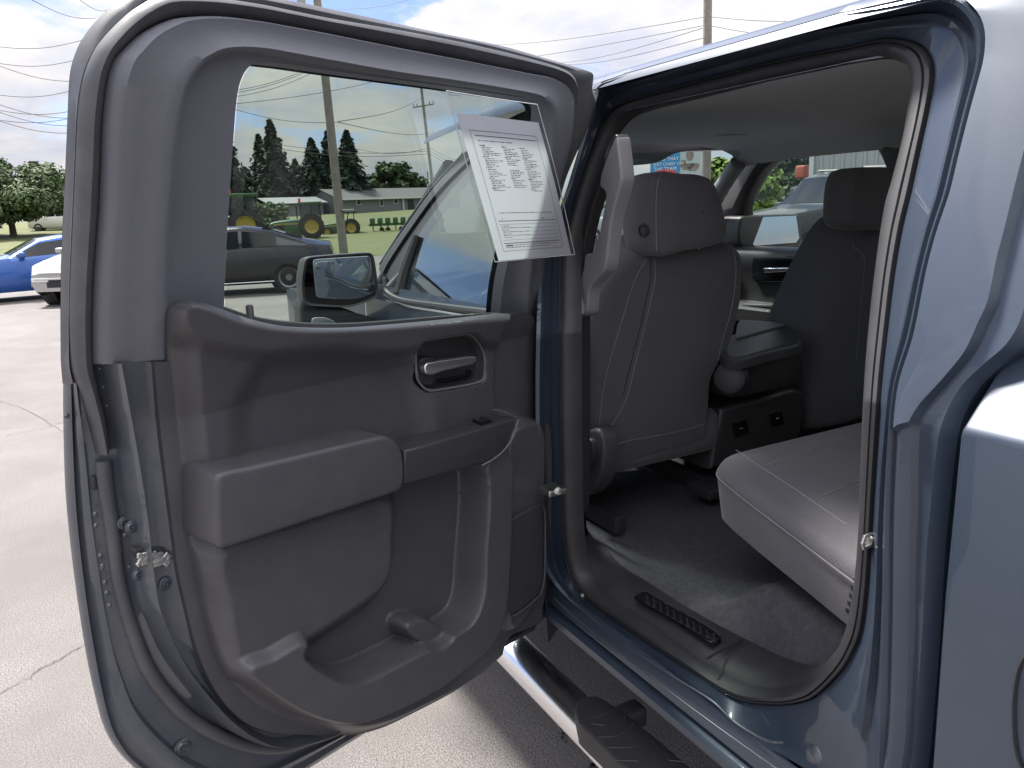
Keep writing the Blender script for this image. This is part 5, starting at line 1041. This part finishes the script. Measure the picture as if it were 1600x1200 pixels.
# ------------------------------------------------------------------ tractors
jgreen = M('tractor_green', (.025, .10, .030), .35, coat=.5); jyel = M('wheel_yellow', (.42, .32, .06), .4); cabg = glass('cab_glass', (.55, .65, .62), 1.0)
def tractor(pxw, pyw, dist, rw, label, cab=True, scale=1., flip=1, grp='green tractors along the lawn'):
    p = far(pxw, pyw, dist); hd = azim(pxw)+math.pi/2*flip; z0 = p[2]-rw; root = empty('farm_tractor', (p[0], p[1], z0), hd); tag(root, label, 'tractor', grp); s = scale
    for sg in (1, -1):
        c = np.array([0, sg*.85*s, rw]); m = MB(); m.lathe(c, (0, sg, 0), [(rw*.55, .22*s), (rw*.9, .24*s), (rw, .18*s), (rw, -.2*s), (rw*.5, -.2*s)], 36)
        for k in range(20):
            a = k*math.pi/10; m.box(c+np.array([math.cos(a)*rw, sg*.05, math.sin(a)*rw]), (.06*s, .36*s, .09*s), 0, rot=Matrix.Rotation(-a, 3, 'Y'))
        w_ = m.build('rear_wheel', tyre_m, root); m = MB(); m.lathe(c, (0, sg, 0), [(.0001, .05), (rw*.14, .10), (rw*.18, .04), (rw*.42, .06), (rw*.50, .16*s), (rw*.58, .20*s)], 30); m.build('wheel_disc', jyel, w_)
        rf = rw*.62; c = np.array([2.45*s, sg*.75*s, rf]); m = MB(); m.lathe(c, (0, sg, 0), [(rf*.55, .18*s), (rf*.9, .19*s), (rf, .14*s), (rf, -.14*s), (rf*.5, -.14*s)], 30); w_ = m.build('front_wheel', tyre_m, root)
        m = MB(); m.lathe(c, (0, sg, 0), [(.0001, .08), (rf*.4, .06), (rf*.56, .15*s)], 24); m.build('wheel_disc', jyel, w_)
        m = MB(); P_ = [(rw*1.08*math.cos(a), sg*.85*s, rw+rw*1.08*math.sin(a)) for a in np.linspace(.3, 2.4, 10)]; m.loft([[(x, y-.28*s, z) for x, y, z in P_], [(x, y+.28*s, z) for x, y, z in P_]]); m.build('fender', jgreen if not cab else tyre_m, root)
    m = MB(); zb = rw*1.02
    m.loft([[(x, y, z) for y, z in ((.32*s, zb-.35*s), (.36*s, zb+.1*s), (.30*s, zb+.50*s-d_), (.1*s, zb+.58*s-d_), (-.1*s, zb+.58*s-d_), (-.30*s, zb+.50*s-d_), (-.36*s, zb+.1*s), (-.32*s, zb-.35*s))] for x, d_ in ((.55*s, 0), (1.5*s, .03*s), (2.6*s, .12*s), (2.95*s, .22*s), (3.05*s, .45*s))]); m.box((1.2*s, 0, zb-.45*s), (3.2*s, .5*s, .4*s), .05); m.build('bonnet', jgreen, root)
    m = MB()
    for sg in (1, -1): m.box((1.8*s, sg*.37*s, zb+.22*s), (1.9*s, .03, .09*s))
    m.build('yellow_stripe', jyel, root)
    if cab:
        m = MB(); hc = zb+1.62*s
        for x, y in ((.75, .62), (.75, -.62), (-.1, .70), (-.1, -.70), (-.75, .62), (-.75, -.62)): m.tube([(x*s, y*s, zb-.1*s), (x*s*.92, y*s*.95, hc)], .045*s, 6)
        cb = m.build('cab_frame', tyre_m, root)
        m = MB(); m.box((0, 0, hc+.07*s), (1.75*s, 1.5*s, .17*s), .05); m.build('cab_roof', jgreen, root)
        m = MB(); m.box((0, 0, (zb+hc)/2), (1.42*s, 1.26*s, hc-zb-.05)); m.build('cab_glass', cabg, root, False)
        m = MB(); m.box((-.15*s, 0, zb+.4*s), (.5*s, .5*s, .7*s), .1); m.build('driver_seat', tyre_m, root)
        m = MB(); m.cyl((.72*s, .62*s, hc+.15*s), (.72*s, .62*s, hc+.42*s), .09*s); m.build('beacon', M('red_beacon', (.7, .05, .04), .3), root)
        m = MB(); m.tube([(1.0*s, -.40*s, zb+.4*s), (1.0*s, -.40*s, zb+1.5*s)], .05*s, 8); m.build('exhaust_pipe', tyre_m, root)
    else:
        m = MB()
        for sg in (1, -1): m.tube([(-.35*s, sg*.6*s, zb-.2*s), (-.35*s, sg*.6*s, zb+1.5*s)], .05*s, 6); m.tube([(.55*s, sg*.6*s, zb), (.2*s, sg*.6*s, zb+1.5*s)], .05*s, 6)
        m.box((0, 0, zb+1.55*s), (1.5*s, 1.5*s, .10*s), .03); m.build('canopy_frame', tyre_m, root)
        m = MB(); m.box((-.1*s, 0, zb+.15*s), (.5*s, .5*s, .5*s), .1); m.build('driver_seat', jyel, root)
    return root
tractor(487, 353.5, 62, .92, 'large green tractor with a glazed cab and red beacon')
tractor(384, 352, 54, 1.08, 'big tractor at the left edge of the door window, only wheel and cab post showing', scale=1.1)
tractor(549, 355.5, 66, .70, 'smaller green tractor with an open canopy, half behind the leaning pole', False, .78)
ip = far(612, 360, 66); hd = azim(612); imp = empty('farm_implement', (ip[0], ip[1], 0), hd+math.pi/2); tag(imp, 'low green row implement on small yellow wheels on the lawn', 'implement'); m = MB()
m.box((0, 0, .75), (3.6, .2, .2), .02)
m.build('tool_bar', jgreen, imp)
for k in range(6):
    m = MB(); x = -1.6+k*.62; m.box((x, 0, 1.05), (.42, .6, .5), .08); m.tube([(x, -.3, .9), (x, -.8, .3)], .05, 6); m.build('seed_hopper', jgreen, imp)
for x in (-1.3, -.8, .3, .8):
    m = MB(); m.lathe((x, -.6, .3), (1, 0, 0), [(.12, .09), (.28, .09), (.3, 0), (.28, -.09), (.12, -.09)], 20); wv = m.build('gauge_wheel', tyre_m, imp); m = MB(); m.lathe((x, -.6, .3), (0, -1, 0), [(.0001, .2), (.2, .2), (.22, .1)], 16); m.build('wheel_disc', jyel, wv)
# ------------------------------------------------------------------ metal building, sign, far things
corr = M('ribbed_steel_cladding', (.38, .405, .42), .45, .3, mottle=[(.8, (.34, .365, .38), .5)])
A_ = far(1271, 250, 25.); d = np.array([math.cos(azim(1330)-math.pi/2-.30), math.sin(azim(1330)-math.pi/2-.30), 0]); nv_ = np.array([d[1], -d[0], 0]); nv_ = nv_ if nv_@(CAM-A_) > 0 else -nv_
barn = empty('metal_building', (A_[0], A_[1], 0)); tag(barn, 'tall grey ribbed metal building wall behind the dark sport utility vehicle', 'building'); m = MB(); rows = []
for k in range(60):
    x0 = k*.30
    for dx, h_ in ((0, 0), (.17, 0), (.20, .045), (.26, .045), (.29, 0)): rows.append(d*(x0+dx)+nv_*h_)
m.loft([[q+np.array([0, 0, z]) for q in rows] for z in (0, 2.6, 5.6)]); m.build('wall', corr, barn, angle=20)
m = MB(); m.box((0, 0, 2.8), (.16, .16, 5.6)); m.build('corner_trim', corr, barn, False)
m = MB(); e = d*18; m.add([(0, 0, 5.55), tuple(e+np.array([0, 0, 5.55])), tuple(e-nv_*8+np.array([0, 0, 7.2])), tuple(-nv_*8+np.array([0, 0, 7.2]))], [[0, 1, 2, 3]]); m.add([(0, 0, 0), tuple(-nv_*8), tuple(-nv_*8+np.array([0, 0, 7.2])), (0, 0, 5.55)], [[0, 1, 2, 3]]); m.build('roof', corr, barn, False)
red = M('orange_red_paint', (.24, .05, .03), .7)
p = far(1256, 258, 34); p[2] = .0; rt = empty('digger_cab', tuple(p)); tag(rt, 'orange red machine standing beside the corner of the metal building', 'machine'); zt = far(1256, 246, 34)[2]
m = MB(); m.box((0, 0, zt-.55), (.5, .45, .5), .08); m.build('body', red, rt); m = MB(); m.box((.05, 0, zt+.15), (.45, .45, .4), .08); m.build('cab', tyre_m, rt); m = MB(); m.box((0, 0, (zt-1.1)/2), (.8, .7, zt-1.1), .15); m.build('undercarriage', tyre_m, rt)
# blue roadside sign with its picture panel
sb = M('sign_blue', (.035, .25, .52), .5); sw_ = M('sign_white', (.8, .8, .8), .5)
DS = 24.; a_ = far(1016, 240, DS); b_ = far(1062, 240, DS); c_ = far(1096, 240, DS); zt = far(1040, 225, DS)[2]; zb = far(1040, 300, DS)[2]
ex = b_-a_; ex[2] = 0; w1 = np.linalg.norm(ex); ex /= w1; w2 = np.linalg.norm((c_-b_)[:2]); angs = math.atan2(ex[1], ex[0])
sign = empty('roadside_sign', (a_[0], a_[1], 0), angs); tag(sign, 'blue roadside sign with white lettering seen through the windscreen', 'sign')
m = MB(); m.box((w1/2, 0, (zt+zb)/2), (w1, .12, zt-zb), .01); m.build('panel', sb, sign, False)
m = MB(); m.box((w1+w2/2, .02, (zt+zb)/2), (w2, .10, zt-zb), .01); pp_ = m.build('picture_panel', M('picture_pale_blue', (.42, .50, .52), .5, mottle=[(1.6, (.50, .56, .55), .6)]), sign, False)
m = MB()
for (x, z, rx, rz_) in ((.42, .60, .17, .16), (.30, .30, .30, .12), (.55, .28, .28, .14), (.12, .42, .12, .10)):
    q = [(w1+w2*.05+x*w2+rx*w2*math.cos(t)*(1+.2*math.sin(3*t)), -.038, zt-(1-z)*.95+rz_*math.sin(t)*(1+.25*math.cos(2*t))) for t in np.linspace(0, 6.283, 18)[:-1]]; m.prism(q, (0, .004, 0))
m.build('picture_shapes', M('picture_brown', (.20, .16, .14), .6, mottle=[(3, (.34, .30, .28), .6)]), sign, False)
m = MB()
for x in (.1, w1-.1, w1+w2-.1): m.box((x, .1, zb/2), (.12, .12, zb))
m.build('post', steel, sign, False)
def text(s, x, z, size, y, par, mat):
    cu = bpy.data.curves.new('lettering', 'FONT'); cu.body = s; cu.size = size; cu.extrude = .004; cu.align_x = 'LEFT'
    o = bpy.data.objects.new('lettering', cu); scn.collection.objects.link(o); dg = bpy.context.evaluated_depsgraph_get(); me = bpy.data.meshes.new_from_object(o.evaluated_get(dg)); bpy.data.objects.remove(o)
    me.materials.clear(); me.materials.append(mat); t = bpy.data.objects.new('lettering', me); scn.collection.objects.link(t); t.parent = par; t.location = (x, y, z); t.rotation_euler = (math.pi/2, 0, 0)
hz = lambda py: far(1035, py, DS)[2]
text('CARS THAT', .10, hz(251.5), .135, -.066, sign, sw_); text('JUST CARRY ON', .10, hz(259), .115, -.066, sign, sw_); text('THE TEAM', .10, hz(267), .14, -.066, sign, sw_)
m = MB(); q = [(w1*.5+.42*math.cos(t), -.07, hz(277)+.22*math.sin(t)) for t in np.linspace(0, 6.283, 25)[:-1]]; m.prism(q, (0, .008, 0)); m.build('red_emblem', M('sign_red', (.6, .06, .05), .5), sign, False)
p = far(90, 338, 90); p[2] = float(ground_z(90)); vehicle('parked_van', 'tiny white vehicle far off under the slim tree', 'van', p, azim(90)+1.4, 5, 1.9, SUV, sw_, ((.29, .48), (.495, .66)), ((.275, .365), (.955, .98)))
